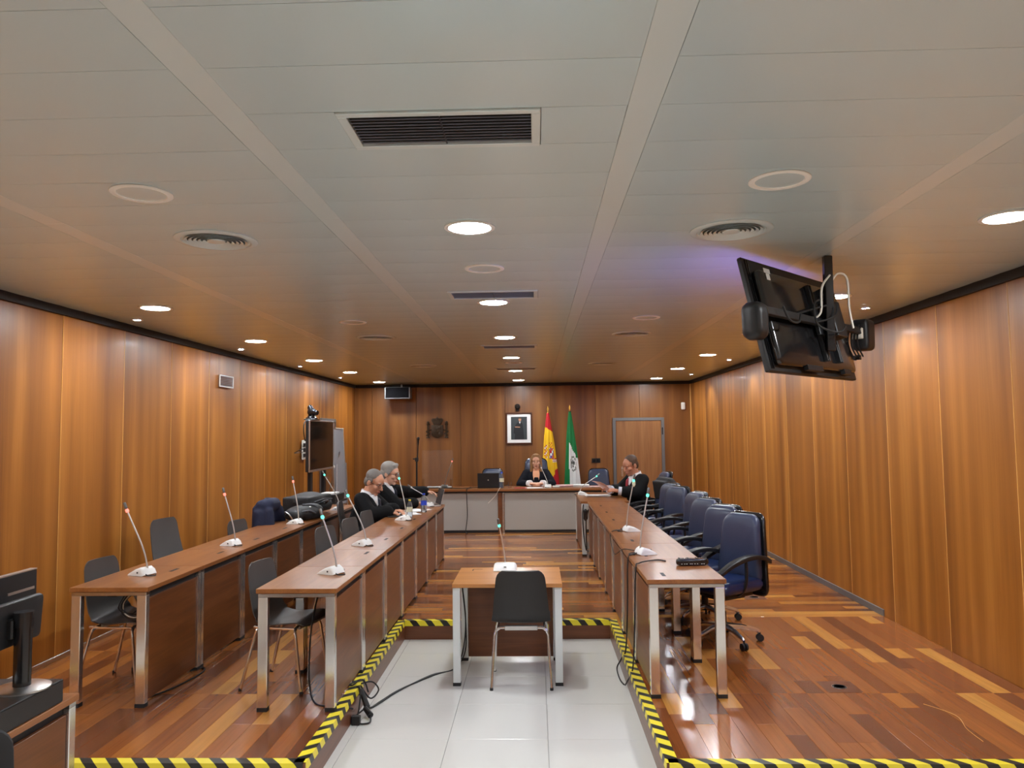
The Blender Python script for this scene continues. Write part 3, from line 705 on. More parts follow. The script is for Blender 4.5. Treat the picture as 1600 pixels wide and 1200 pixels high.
def person(label, loc, rz, P):
    """seated figure facing +y. P: pose and dress"""
    g = P.get; nk = Vector(P['neck']); hc = Vector(P['head']); HR = Euler(P.get('head_rot', (0,0,0)), 'XYZ').to_matrix().to_4x4()
    HM = Matrix.Translation(hc) @ HR
    hip = Vector((0,-.02,.53)); sh = [Vector(P['sh_l']), Vector(P['sh_r'])]; el = [Vector(P['el_l']), Vector(P['el_r'])]; wr = [Vector(P['wr_l']), Vector(P['wr_r'])]
    HS = P.get('hs', 1.08)
    # body: torso, legs and arms in one skin, then head and hands grown on to it
    chest = (sh[0]+sh[1])/2+Vector((0,.01,-.14))
    pr = [('c', hip, chest, .13, .125), ('c', sh[0], sh[1], .055), ('c', nk+Vector((0,-.01,-.03)), hc+HR@Vector((0,-.02,-.05)), .056, .052)]
    kn = [Vector((-.12,.42,.50)), Vector((.12,.42,.50))]; an = [Vector((-.12,.38,.09)), Vector((.12,.38,.09))]
    for i in range(2):
        pr += [('c', sh[i], el[i], .046, .038), ('c', el[i], wr[i], .037, .027), ('c', hip+Vector(((-1,1)[i]*.09,.02,0)), kn[i], .08, .058), ('c', kn[i], an[i], .055, .04), ('c', an[i]+Vector((0,-.03,-.04)), an[i]+Vector((0,.15,-.055)), .04, .032)]
    body = MB(); body.add(*fuse(pr, .014, 3))
    hp = [('e',(0,-.012,.045),(.074,.094,.082)), ('e',(0,.022,-.045),(.058,.066,.072)), ('e',(0,.066,-.098),(.026,.022,.02)), ('e',(0,.05,.035),(.062,.044,.06)),
          ('c',(0,.086,.012),(0,.112,-.03),.0085,.0135), ('e',(.011,.100,-.034),.009), ('e',(-.011,.100,-.034),.009), ('e',(.03,.082,.028),(.026,.014,.009)), ('e',(-.03,.082,.028),(.026,.014,.009)),
          ('e',(.043,.056,-.022),(.024,.03,.026)), ('e',(-.043,.056,-.022),(.024,.03,.026)), ('e',(.078,-.012,-.004),(.010,.022,.033),(0,0,.25)), ('e',(-.078,-.012,-.004),(.010,.022,.033),(0,0,-.25)),
          ('c',(0,-.03,-.06),(0,-.03,-.14),.05,.05), ('e',(0,.082,-.066),(.026,.014,.015))]
    Hs = Matrix.Diagonal((HS,HS,HS,1))
    body.add(*fuse(hp, .0055, 2, HM@Hs))
    for i in range(2):
        side = (1,-1)[i]; d, n, c = P['hand_l' if i == 0 else 'hand_r']
        vs, fs = fuse(hand(wr[i], d, n, side, c, 1.05), .0042, 2); body.add(vs, fs)
    lm = len(body.f)
    mb2 = MB(); mb2.ell((0,.0945,-.0625),(.022,.0065,.0045),12,8); mb2.ell((0,.0935,-.0715),(.019,.0065,.005),12,8); body.add(mb2.v, mb2.f, 1, HM@Hs)
    pn = body.build('person', [P['skin'], 'lips'], None, loc, rz, smooth=True, ang=180, fix=False); tag(pn, label, 'person')
    for sx in (-1,1):
        mb = MB(); mb.ell((sx*.0305,.0765,.005),(.0125,.0095,.0048),12,8); mb.ell((sx*.0305,.0828,.005),(.0056,.0046,.0050),10,6,1)
        q = MB(); q.add(mb.v, mb.f, 0, HM@Hs); q.m = mb.m; q.build('eye', ['eye_white','eye_dark'], pn, smooth=True, fix=False)
        q = MB(); mb = MB(); mb.tube([(sx*.012,.093,.029),(sx*.032,.0955,.035),(sx*.054,.083,.03)], [.003,.0045,.0025], 6); q.add(mb.v, mb.f, 0, HM@Hs); q.build('eyebrow', P['hair_mat'], pn, smooth=True)
    # hair
    fused('hair', P['hair'], .006, P['hair_mat'], pn, 2, HM@Hs)
    # gown or jacket
    R_ = P.get('sleeve', (.075,.085,.075)); cl = []
    cl += [('c', hip+Vector((0,-.01,0)), chest+Vector((0,-.005,0)), .185, .165), ('e', chest+Vector((0,.0,.02)), (.20,.145,.17)), ('c', sh[0]+Vector((.01,0,-.005)), sh[1]+Vector((-.01,0,-.005)), .073), ('e', nk+Vector((0,-.035,-.045)), (.12,.075,.06))]
    for i in range(2):
        cl += [('c', sh[i], el[i], R_[0], R_[1]), ('c', el[i], wr[i]-(wr[i]-el[i]).normalized()*P.get('cuff_gap', .03), R_[1], R_[2])]
        if P.get('gown', True): cl += [('c', hip+Vector(((-1,1)[i]*.10,0,-.01)), kn[i]+Vector((0,.01,.0)), .125, .10), ('c', kn[i]+Vector((0,.02,-.02)), kn[i]+Vector((0,.02,-.25)), .085, .10)]
    fused('gown' if P.get('gown', True) else 'blazer', cl, .012, P['cloth'], pn, 3)
    if not P.get('gown', True):
        fused('trousers', [('c', hip+Vector((s_*.09,0,0)), kn[j], .10, .075) for j, s_ in ((0,-1),(1,1))]+[('c', kn[j], an[j], .072, .06) for j in (0,1)], .014, P['cloth'], pn, 3)
    # shirt front, collar, tie
    up = (nk-chest).normalized(); fw = Vector((0,1,0)); fw = (fw-up*fw.dot(up)).normalized(); rt = fw.cross(up)
    f0 = chest+fw*(.147)+up*.0
    def pt(a, b, c): return chest+rt*a+up*b+fw*c
    L_ = (nk-chest).length
    V = [pt(0,P.get('vneck',-.06),.148+.03*(P.get('vneck',-.06)<-.1)), pt(-.062,L_*.52,.125), pt(-.06,L_*.86,.075), pt(.06,L_*.86,.075), pt(.062,L_*.52,.125)]
    mb = MB(); vs = [v+fw*.010 for v in V]+[v-fw*.05 for v in V]; mb.add(vs, [(0,1,2,3,4),(9,8,7,6,5)]+[(i,(i+1)%5,(i+1)%5+5,i+5) for i in range(5)]); mb.build('shirt', P.get('shirt', 'shirt'), pn, bevel=.006, seg=2, smooth=True)
    cc = nk+Vector((0,-.012,.012)); mb = MB(); n_ = 22; tilt = P.get('collar_tilt', .35)
    for h_, r_ in ((0,.066),):
        ring0 = []; ring1 = []; ring2 = []
        for j in range(n_+1):
            a = PI/2+.22+(2*PI-.44)*j/n_; x, y = math.cos(a), math.sin(a)
            dz = -y*tilt*.06; ring0.append(cc+Vector((x*.068,y*.064,dz-.035))); ring1.append(cc+Vector((x*.063,y*.060,dz+.012))); ring2.append(cc+Vector((x*.076,y*.078,dz-.036)))
        vs = ring0+ring1+ring2; m_ = n_+1
        mb.add(vs, [(j,j+1,j+1+m_,j+m_) for j in range(n_)]+[(j+m_,j+1+m_,j+1+2*m_,j+2*m_) for j in range(n_)]+[(j+2*m_,j+1+2*m_,j+1,j) for j in range(n_)])
    mb.build('collar', P.get('shirt', 'shirt'), pn, smooth=True, ang=60, fix=True)
    if P.get('tie'):
        T_ = [pt(0,L_*.78,.118), pt(-.022,L_*.62,.146), pt(-.03,-.03,.168), pt(0,-.075,.168), pt(.03,-.03,.168), pt(.022,L_*.62,.146)]
        mb = MB(); vs = [v+fw*.012 for v in T_]+[v-fw*.004 for v in T_]; mb.add(vs, [tuple(range(6)), tuple(range(11,5,-1))]+[(i,(i+1)%6,(i+1)%6+6,i+6) for i in range(6)]); mb.build('tie', P['tie'], pn, bevel=.003)
    for i in range(2):
        d = (wr[i]-el[i]).normalized(); c0, c1, cr = P.get('cuff', (.05,.0,.045))
        mb = MB(); a = wr[i]-d*c0; b = wr[i]+d*c1; mb.tube([a, a*.5+b*.5, b, b-d*.004], [cr*.95, cr, cr*1.02, cr*.8], 16); mb.build('cuff', P.get('cuff_mat', 'shirt'), pn, smooth=True, ang=60)
    if P.get('glasses'):
        q = MB()
        for sx in (-1,1):
            q.tube([(sx*.031+.024*math.cos(2*PI*j/16), .099-.006*abs(math.cos(2*PI*j/16)), .002+.018*math.sin(2*PI*j/16)) for j in range(17)], .0022, 6)
            q.tube([(sx*.055,.094,.008),(sx*.077,.06,.01),(sx*.082,-.01,.012)], .002, 6)
        q.tube([(-.008,.102,.006),(0,.104,.009),(.008,.102,.006)], .0022, 6)
        z = MB(); z.add(q.v, q.f, 0, HM@Hs); z.build('glasses', 'black', pn, smooth=True)
    for s_, a_ in ((-1,an[0]),(1,an[1])):
        fused('shoe', [('c', a_+Vector((0,-.04,-.045)), a_+Vector((0,.13,-.055)), .045, .034)], .012, 'black_gloss', pn, 2)
    return pn
SHORT = [('e',(0,-.025,.062),(.081,.090,.075)), ('e',(0,-.055,.0),(.072,.055,.075)), ('e',(.066,-.015,.03),(.016,.035,.035)), ('e',(-.066,-.015,.03),(.016,.035,.035))]
THICK = [('e',(0,-.018,.068),(.086,.100,.080)), ('e',(0,-.06,.0),(.078,.058,.085)), ('e',(.068,-.01,.03),(.02,.042,.045)), ('e',(-.068,-.01,.03),(.02,.042,.045)), ('c',(-.04,.05,.108),(.045,.052,.104),.024,.02)]
RECEDE = [('e',(0,-.04,.055),(.080,.080,.074)), ('e',(0,-.06,.0),(.073,.052,.075)), ('e',(.068,-.02,.028),(.015,.034,.034)), ('e',(-.068,-.02,.028),(.015,.034,.034)), ('e',(0,.02,.115),(.045,.05,.018))]
LONG = [('e',(0,-.022,.062),(.086,.096,.080)), ('e',(0,-.06,-.02),(.08,.055,.10)), ('c',(-.072,-.005,.05),(-.088,.01,-.20),.03,.022), ('c',(.072,-.005,.05),(.088,.01,-.20),.03,.022), ('c',(-.06,-.05,-.02),(-.07,-.04,-.19),.05,.035), ('c',(.06,-.05,-.02),(.07,-.04,-.19),.05,.035),
        ('c',(-.005,.055,.118),(-.062,.045,.03),.016,.018), ('c',(.005,.055,.118),(.062,.045,.03),.016,.018), ('e',(0,.02,.115),(.06,.05,.02))]

# man 1: balding, bent over his papers (local +y is world +x after the turn)
person('balding man in a black robe bent over papers at the desk row', (-2.04, 9.05, 0), -PI/2-.12, dict(
    skin='skin', hair=SHORT, hair_mat='hair_grey', glasses=True, cloth='robe', tie='tie_dark', hs=1.14, neck=(0,.06,1.0), head=(.0,.135,1.112), head_rot=(-.42,0,-.25), sh_l=(-.185,.04,.93), sh_r=(.185,.04,.93),
    el_l=(-.25,.20,.76), el_r=(.27,.18,.76), wr_l=(-.06,.36,.79), wr_r=(.13,.36,.785), hand_l=((.35,1,-.1),(0,0,1),.5), hand_r=((-.2,1,-.25),(.1,.1,1),.75), sleeve=(.085,.09,.085), cuff=(.035,.012,.036)))
# man 2: grey hair, reaching for his laptop
person('grey-haired man with glasses in a black robe reaching to an open laptop', (-1.98, 9.92, 0), -PI/2+.12, dict(
    skin='skin_pale', hair=THICK, hair_mat='hair_lightgrey', glasses=True, cloth='robe', tie='tie_dark', hs=1.14, neck=(0,.03,1.045), head=(.0,.09,1.165), head_rot=(-.14,0,-.30), sh_l=(-.19,.0,.97), sh_r=(.19,.0,.97),
    el_l=(-.23,.32,.90), el_r=(.26,.20,.78), wr_l=(-.135,.55,.925), wr_r=(.12,.42,.80), hand_l=((.15,1,-.15),(-.2,.1,1),.6), hand_r=((-.3,1,-.1),(0,0,1),.55), sleeve=(.085,.088,.075), cuff=(.05,.01,.04)))
# judge
person('woman in a dark blazer and peach blouse seated behind the bench', (.0, 14.05, 0), PI, dict(
    skin='skin_pale', hair=LONG, hair_mat='hair_blond', cloth='blazer', gown=False, shirt='peach', vneck=-.25, hs=1.05, neck=(0,.02,1.03), head=(.0,.045,1.155), head_rot=(-.05,0,.0), sh_l=(-.175,-.0,.955), sh_r=(.175,.0,.955),
    el_l=(-.29,.16,.76), el_r=(.29,.16,.76), wr_l=(-.10,.36,.785), wr_r=(.10,.36,.785), hand_l=((1,.35,0),(0,.2,1),.5), hand_r=((-1,.35,0),(0,.2,1),.5), sleeve=(.075,.075,.062), cuff=(.085,.0,.06), cuff_mat='shirt', cuff_gap=.07, collar_tilt=.6))
# prosecutor
person('man in a black robe with red tie and lace cuffs reading a sheet', (1.50, 11.42, 0), PI/2+.35, dict(
    skin='skin_dark', hair=SHORT, hair_mat='hair_brown', cloth='robe', tie='tie_red', hs=1.14, neck=(0,.04,1.06), head=(.0,.12,1.18), head_rot=(-.35,0,.15), sh_l=(-.185,.02,.98), sh_r=(.185,.02,.98),
    el_l=(-.27,.16,.80), el_r=(.27,.16,.80), wr_l=(-.15,.40,.83), wr_r=(.15,.40,.83), hand_l=((.3,1,.2),(-.5,0,1),.7), hand_r=((-.3,1,.2),(.5,0,1),.7), sleeve=(.09,.10,.085), cuff=(.13,.0,.062), cuff_mat='lace', cuff_gap=.10))

# navy jacket hung over a chair by the left wall
jk = thing('jacket', 'navy blue jacket hung over a chair by the left wall', 'jacket', (-2.76, 8.33, 0), -PI/2)
fused('jacket_body', [('c',(-.15,-.17,.92),(.15,-.17,.92),.075,.075), ('c',(-.2,-.18,.84),(-.25,-.17,.42),.07,.09), ('c',(.2,-.18,.84),(.25,-.17,.42),.07,.09), ('b',(0,-.19,.66),(.42,.14,.52)), ('c',(-.1,-.12,.93),(.1,-.12,.93),.07,.07), ('c',(-.16,-.1,.86),(-.2,-.06,.6),.06,.06), ('c',(.16,-.1,.86),(.2,-.06,.6),.06,.06)], .014, 'jacket_navy', jk, 6)
mb = MB(); mb.tube(smooth_path([(-.12,-.1,.955),(-.06,-.17,.985),(.06,-.17,.985),(.12,-.1,.955)],4), .016, 8); mb.build('jacket_collar', 'jacket_navy', jk, smooth=True)
# black coat on the blue chair
ct = thing('coat', 'black coat hung over a blue chair next to the robed man', 'coat', (1.54, 10.75, 0), PI/2+.3)
fused('coat_body', [('c',(-.17,-.27,.98),(.17,-.27,.98),.06,.06), ('b',(0,-.31,.72),(.44,.09,.5)), ('c',(-.2,-.29,.94),(-.23,-.27,.5),.055,.075), ('c',(.2,-.29,.94),(.23,-.27,.5),.055,.075), ('b',(0,-.19,.86),(.36,.05,.26),(-.15,0,0))], .014, 'bag_black', ct, 6)

# bags on the desk by the left wall
bg = thing('laptop_bag', 'big black laptop bag lying at the back of the left desk row', 'bag', (-2.72, 9.12, .737), -.15)
fused('bag_body', [('b',(0,0,.13),(.34,.62,.2)), ('e',(0,0,.17),(.19,.33,.10)), ('c',(.13,-.26,.1),(.13,.26,.1),.07)], .014, 'bag_black', bg, 16)
mb = MB(); mb.tube(smooth_path([(.20,-.25,.17),(.205,0,.185),(.2,.25,.17)],5), .006, 6); mb.build('zipper', 'bag_grey', bg, smooth=True)
mb = MB(); mb.tube(smooth_path([(.195,-.1,.13),(.23,-.08,.16),(.235,.05,.165),(.195,.08,.13)],5), .012, 6); mb.build('handle', 'black', bg, smooth=True)
mb = MB(); mb.bx(.19,.20,-.2,-.08,.05,.1); mb.build('patch', 'bag_grey', bg, bevel=.003)
bp = thing('backpack', 'black backpack with grey straps lying before the laptop bag', 'backpack', (-2.62, 8.62, .737), -.25)
fused('bag_body', [('e',(0,0,.075),(.17,.27,.085)), ('e',(.02,.12,.09),(.14,.16,.08)), ('c',(-.05,-.2,.07),(.06,-.22,.06),.06), ('c',(.10,-.1,.05),(.11,.15,.05),.05)], .012, 'bag_black', bp, 5)
for a, b, c in (((.10,-.20,.10),(.15,-.12,.11),(.17,-.02,.07)), ((.02,-.05,.165),(.10,.05,.155),(.155,.14,.08))):
    mb = MB(); mb.tube(smooth_path([a,b,c],5), .011, 6); mb.build('strap', 'bag_grey', bp, smooth=True)
mb = MB(); mb.tube(smooth_path([(-.06,-.25,.08),(-.04,-.30,.11),(.02,-.31,.08),(.03,-.27,.02),(-.02,-.27,.01)],5), .008, 6); mb.build('clip', 'aluminium', bp, smooth=True)
for p in ((.13,-.12,.105),(.10,-.02,.14)):
    mb = MB(); mb.box(p,(.02,.03,.006),rot=(.2,.5,.3)); mb.build('badge', 'sticker', bp)
# ================================================================ MICROPHONES
def microphone(label, base, tip, led, heading, bow=.06, head='mic_grey', wide=1):
    """base = point on the desk, tip = end of the gooseneck (both world); heading = way the user side faces"""
    t = thing('microphone', label, 'microphone', base, heading, 'gooseneck microphones')
    inv = Matrix.Rotation(-heading, 3, 'Z'); T = inv @ (Vector(tip)-Vector(base))
    mb = MB(); out = [(-.075,.004),(-.07,.0),(.07,.0),(.075,.006),(.06,.04),(.035,.056),(-.01,.042),(-.06,.016)]
    # wedge profile in local y,z extruded over x with rounded flanks
    vs, fs = [], []; n = len(out)
    for x, k in ((-.06,.55),(-.055,.85),(-.045,1),(.045,1),(.055,.85),(.06,.55)):
        for y, z in out: vs.append((x, y*(.8+.2*k), z*k))
    for i in range(5):
        for j in range(n): a = i*n+j; b = i*n+(j+1)%n; fs.append((a, b, b+n, a+n))
    fs += [tuple(range(n-1,-1,-1)), tuple(range(5*n, 6*n))]
    mb.add(vs, fs); mb.build('base', 'mic_white', t, smooth=True, ang=50)
    mb = MB(); mb.cyl((.0,-.04,.026),(.0,-.038,.033),.011,n=12); mb.build('button', 'mic_grey', t)
    mb = MB(); mb.cyl((.0595,.02,.022),(.063,.02,.022),.006,n=10); mb.build('jack', 'black', t)
    s0 = Vector((0,.045,.045)); s3 = T; dr = (s3-s0)
    s1 = s0+Vector((dr.x*.12,dr.y*.12+bow*.15,dr.length*.30)); s2 = s3-dr*.4
    path = bez(s0, s1, s2, s3, 14)
    mb = MB(); mb.tube(path[:13], [.0075]+[.0055]*12, 8); mb.build('gooseneck', 'stalk', t, smooth=True)
    e = (path[-1]-path[-3]).normalized(); q = path[12]
    mb = MB(); mb.tube([q-e*.004, q, q+e*.016, q+e*.02], [.007,.0115,.0115,.007], 12); mb.build('light_ring', led, t, smooth=True)
    mb = MB(); mb.tube([q+e*.02, q+e*.03, q+e*.062, q+e*.068], [.008,.0105,.0105,.007], 12); mb.build('capsule', head, t, smooth=True)
    mb = MB(); mb.tube(smooth_path([(.03,.06,.012),(.05,.10,.006),(.02,.13,.004),(-.02,.10,.004)],4), .004, 6); mb.build('lead', 'cable', t, smooth=True)
    if wide != 1: t.children[0].scale = (wide, 1, 1)
    return t
Z7 = .736
for lab, b, tp, led, hd in [
    ('nearest microphone on the desk row by the left wall, red light ring', (-2.70,5.24,Z7), (-2.82,5.2,1.24), 'led_red', -1.9),
    ('second microphone on the desk row by the left wall, red light ring', (-2.64,6.62,Z7), (-2.71,6.6,1.24), 'led_red', -1.9),
    ('third microphone by the left wall, in front of the black backpack', (-2.58,8.2,Z7), (-2.63,8.25,1.25), 'led_red', -1.9),
    ('farthest microphone by the left wall, rising above the black bags', (-2.50,9.62,Z7), (-2.69,9.6,1.25), 'led_green', -1.9),
    ('nearest microphone on the desk row left of the well, dark low stalk', (-1.40,5.24,Z7), (-1.48,5.25,1.17), 'led_green', -2.0),
    ('second microphone on the desk row left of the well, green light ring', (-1.49,6.56,Z7), (-1.64,6.56,1.22), 'led_green', -2.0),
    ('microphone before the balding man, beside the yellow-capped bottle', (-1.47,8.46,Z7), (-1.53,8.5,1.26), 'led_green', -2.0),
    ('microphone at the far end of the left rows, bent towards the grey-haired man', (-1.42,10.05,Z7), (-1.66,9.95,1.02), 'mic_white', -2.2),
    ('microphone on the nearest part of the right row of desks', (.83,5.98,Z7), (.87,6.0,1.25), 'led_green', 1.9),
    ('second microphone on the right row, with a pale tag', (.89,7.36,Z7), (.93,7.3,1.29), 'led_green', 1.9),
    ('microphone on the end desk before the robed man with the red tie', (.70,11.72,Z7), (.96,11.7,1.05), 'led_green', 1.6),
    ('microphone on the bench behind the clear screen', (-1.60,13.5,Z7), (-1.45,13.5,1.27), 'led_red', PI),
    ('microphone on the bench in front of the woman', (.20,13.38,Z7), (.07,13.45,1.12), 'mic_white', PI)]:
    microphone(lab, b, tp, led, hd)
microphone('microphone with dark stalk on the small witness table', (-.26,6.27,ZL+Z7), (-.31,6.2,.985), 'led_green', 0, .03, wide=1.55)

# ================================================================ CEILING TELEVISION
tv = thing('ceiling_television', 'black flat television on a ceiling pole seen from behind', 'television', (1.71, 4.47, ZC))
ax = Vector((.69,.724,0)); nb = Vector((.724,-.69,0))       # along the set, out of its back
TM = Matrix.Translation(Vector((-.135,.05,-.385))) @ Matrix(((ax.x,nb.x,0,0),(ax.y,nb.y,0,0),(0,0,1,0),(0,0,0,1))) @ Matrix.Rotation(math.radians(13), 4, 'X')
# local: x along, +y out of the back, z up
def tvp(mb, name, m, **kw):
    q = MB(); q.add(mb.v, mb.f, 0, TM); q.m = mb.m; return q.build(name, m, tv, **kw)
mb = MB(); mb.bx(-.575,.575,-.03,.0,-.325,.325); cs = tvp(mb, 'casing', 'black', bevel=.006)
mb = MB(); mb.slab(rrect(1.02,1.02,-.29,.25,.03), .05, .018, lambda x,y,z: (x,y+.018,z)); tvp(mb, 'back_cover', 'black_gloss', smooth=True, ang=50)
mb = MB(); mb.bx(-.56,.56,-.0315,-.029,-.31,.31); tvp(mb, 'screen', 'screen_on')
for x in (-.545, -.525): 
    mb = MB(); mb.bx(x-.004,x+.004,.0,.006,-.31,.31); tvp(mb, 'rib', 'black_gloss')
mb = MB(); mb.bx(-.44,-.37,.044,.046,.235,.262); mb.bx(-.425,-.385,.044,.046,.195,.233); tvp(mb, 'sticker', 'sticker')
for x in (.06, .24):
    mb = MB(); mb.bx(x-.018,x-.006,.043,.07,-.25,.22); mb.bx(x+.006,x+.018,.043,.07,-.25,.22); tvp(mb, 'mount_rail', 'black', bevel=.002)
mb = MB(); mb.bx(.0,.3,.06,.085,-.10,.06); mb.bx(.08,.22,.08,.15,-.12,.10); tvp(mb, 'mount_bracket', 'black', bevel=.004)
mb = MB(); mb.bx(-.64,.66,.07,.095,-.045,.0); tvp(mb, 'speaker_bar', 'black', bevel=.003)
for x in (-.15,-.05,.35): 
    mb = MB(); mb.bx(x-.05,x+.05,.02,.046,-.31,-.28); tvp(mb, 'port_cover', 'black')
mb = MB(); mb.bx(-.024,.024,-.02,.02,-.56,-.003); mb.build('pole', 'black_gloss', tv, bevel=.004)
for pts, m in (([(.02,.02,-.16),(.07,.03,-.10),(.13,.05,-.13),(.14,.06,-.3),(.16,.06,-.42)], 'cable_white'), ([(0,-.03,-.12),(-.06,-.06,-.2),(-.07,-.06,-.34),(-.12,-.05,-.38)], 'cable_white'),
        ([(-.03,-.05,-.3),(-.14,-.08,-.33),(-.22,-.1,-.36),(-.14,-.06,-.4),(.0,-.06,-.37),(.03,-.05,-.3)], 'cable'), ([(-.05,-.04,-.26),(-.12,-.1,-.3),(-.1,-.1,-.42),(.02,-.08,-.46),(.08,-.03,-.42)], 'cable'), ([(-.4,-.42,-.36),(-.36,-.4,-.43),(-.28,-.3,-.43),(-.25,-.25,-.38)], 'cable')):
    mb = MB(); mb.tube(smooth_path(pts,5), .006, 6); mb.build('cable', m, tv, smooth=True)
# loudspeakers on the bar ends
def at_tv(p): return Vector((1.71,4.47,ZC)) + (TM @ Vector(p))
sp = thing('loudspeaker', 'rounded black loudspeaker at the left end of the ceiling television', 'loudspeaker', at_tv((-.70,.05,-.075)), math.atan2(ax.y, ax.x))
mb = MB(); mb.slab(rrect(.12,.13,-.10,.095,.04), .11, .03, lambda x,y,z: (x-.0,y+.0,z)); mb.build('cabinet', 'black', sp, smooth=True, ang=50)
mb = MB(); mb.bx(.053,.06,-.03,.03,.015,.045); mb.build('terminal', 'connector_yellow', sp); mb = MB(); mb.bx(.05,.058,-.04,.04,-.06,.06); mb.build('back_plate', 'black_gloss', sp)
sp2 = thing('loudspeaker', 'black loudspeaker with loose cables at the right end of the ceiling television', 'loudspeaker', at_tv((.68,.07,-.03)), math.atan2(ax.y, ax.x))
mb = MB(); mb.slab(rrect(.13,.14,-.11,.09,.03), .11, .02, lambda x,y,z: (x+.02,y+.0,z)); mb.build('cabinet', 'black', sp2, smooth=True, ang=50)
mb = MB(); mb.bx(-.075,-.05,-.03,.04,-.04,.03); mb.build('power_strip', 'cable_white', sp2, bevel=.004)
for k in range(4):
    mb = MB(); mb.tube(smooth_path([(-.06,.03-.02*k,.05),(-.085,.05-.02*k,.0),(-.07,.06-.02*k,-.08),(-.02,.05-.02*k,-.15)],4), .005, 6); mb.build('cable', 'cable', sp2, smooth=True)
mb = MB(); mb.box((-.01,.05,-.155),(.03,.02,.03)); mb.box((.015,.03,-.15),(.03,.02,.03)); mb.build('plug', 'black', sp2)

# ================================================================ LEFT SIDE: TV CART, CAMERA, WHITEBOARD
cart = thing('television_cart', 'flat screen on a black wheeled stand before the left wall', 'television', (-3.22, 11.42, 0))
mb = MB(); mb.bx(-.03,.025,-.64,.64,1.16,1.89); mb.build('casing', 'black', cart, bevel=.004)
mb = MB(); z0, z1, y0, y1 = 1.155, 1.895, -.645, .645
for a in ((y0,y1,z1-.016,z1),(y0,y1,z0,z0+.03),(y0,y0+.016,z0+.03,z1-.016),(y1-.016,y1,z0+.03,z1-.016)): mb.bx(.015,.034,*a)
mb.build('bezel', 'aluminium', cart, bevel=.003)
mb = MB(); mb.bx(.025,.0285,-.63,.63,1.185,1.88); mb.build('screen', 'screen_off', cart)
for y in (-.42, .28):
    mb = MB(); mb.bx(-.05,0,y-.05,y+.05,.08,1.8); mb.build('column', 'black', cart, bevel=.004)
mb = MB(); mb.bx(-.25,.38,-.47,-.37,.04,.1); mb.bx(-.25,.38,.23,.33,.04,.1); mb.bx(-.06,.02,-.4,.3,.05,.1); mb.build('base_frame', 'black', cart, bevel=.005)
for x in (-.2,.33):
    for y in (-.42,.28): mb = MB(); mb.cyl((x,y-.012,.026),(x,y+.012,.026),.026); mb.build('caster', 'rubber', cart, smooth=True)
mb = MB(); mb.bx(-.05,.36,-.5,.2,.70,.725); mb.build('shelf', 'black', cart, bevel=.003)
mb = MB(); mb.bx(-.1,.06,-.5,-.28,1.897,1.915); mb.build('camera_shelf', 'black', cart, bevel=.003)
mb = MB(); mb.tube(smooth_path([(-.03,-.5,1.90),(-.03,-.69,1.86),(-.03,-.72,1.72),(-.03,-.66,1.6)],5), .008, 6); mb.build('cable', 'cable', cart, smooth=True)
mb = MB(); mb.tube(smooth_path([(-.03,-.66,1.5),(-.2,-.6,1.43),(-.4,.45,1.42)],5), .006, 6); mb.build('cable', 'cable', cart, smooth=True)
vcam = thing('video_camera', 'black dome video camera on top of the flat screen by the left wall', 'camera', (-3.24, 11.03, 1.915), .2)
mb = MB(); mb.lathe([(.085,0),(.085,.015),(.06,.03),(.05,.05),(0,.05)], 24); mb.build('base', 'black_gloss', vcam, smooth=True)
fused('head', [('e',(0,0,.10),(.062,.062,.065)), ('c',(.0,0,.10),(.05,-.04,.09),.048,.044), ('e',(-.02,.01,.16),(.042,.042,.045))], .008, 'black_gloss', vcam, 3)
mb = MB(); mb.cyl((.065,-.052,.088),(.088,-.068,.084),.036,.034,20); mb.build('lens', 'black_gloss', vcam, smooth=True)
mb = MB(); mb.tube([(.045+.04*math.cos(a)*.6,-.035-.05*math.sin(a)*.3,.09+.05*math.sin(a)) for a in [i*PI/10-PI/2 for i in range(11)]], .008, 6); mb.build('ring', 'aluminium', vcam, smooth=True)
dv = tag(MB().bx(-.17,.15,-.27,.27,0,.10).build('recorder_box', 'black', None, (-3.02, 11.2, .7255), bevel=.004), 'flat black device on the shelf below the flat screen', 'device')
tag(MB().bx(-.1,.1,-.16,.16,0,.02).build('paper_stack', 'paper', None, (-3.0, 11.15, .8275), bevel=.002), 'white papers on the black device below the flat screen', 'papers')
wb = thing('flip_chart', 'grey whiteboard easel with aluminium frame near the left wall door', 'whiteboard', (-3.27, 12.95, 0), PI/2-.06)
WM = Matrix.Rotation(-.06, 4, 'X')
def wbp(mb, name, m, **kw): q = MB(); q.add(mb.v, mb.f, 0, WM); return q.build(name, m, wb, **kw)
mb = MB(); mb.bx(-.31,.31,-.012,.012,.52,1.78); wbp(mb, 'board', 'whiteboard')
for a in ((-.33,-.31,.5,1.80),(.31,.33,.5,1.80)): mb = MB(); mb.bx(a[0],a[1],-.018,.016,a[2],a[3]); wbp(mb, 'board_frame', 'aluminium', bevel=.003)
for a in ((1.78,1.80),(.5,.52)): mb = MB(); mb.bx(-.31,.31,-.018,.016,a[0],a[1]); wbp(mb, 'board_frame', 'aluminium', bevel=.003)
for s in (-1,1): mb = MB(); mb.tube([(s*.25,.02,1.2),(s*.33,-.01,.0)], .013, 8); mb.build('leg', 'aluminium', wb, smooth=True)
mb = MB(); mb.tube([(0,.05,1.4),(0,.42,.0)], .013, 8); mb.build('leg', 'aluminium', wb, smooth=True)
for z in (1.16,1.75): mb = MB(); mb.box((-.335,-.02,z),(.03,.05,.04)); wbp(mb, 'clamp', 'white_trim', bevel=.006)
op = thing('outlet_plate', 'white wall plate with three black sockets on the left wall', 'socket', (XL+.019, 11.9, 1.455))
MB().bx(0,.012,-.1,.1,-.15,.15).build('plate', 'white_trim', op, bevel=.003)
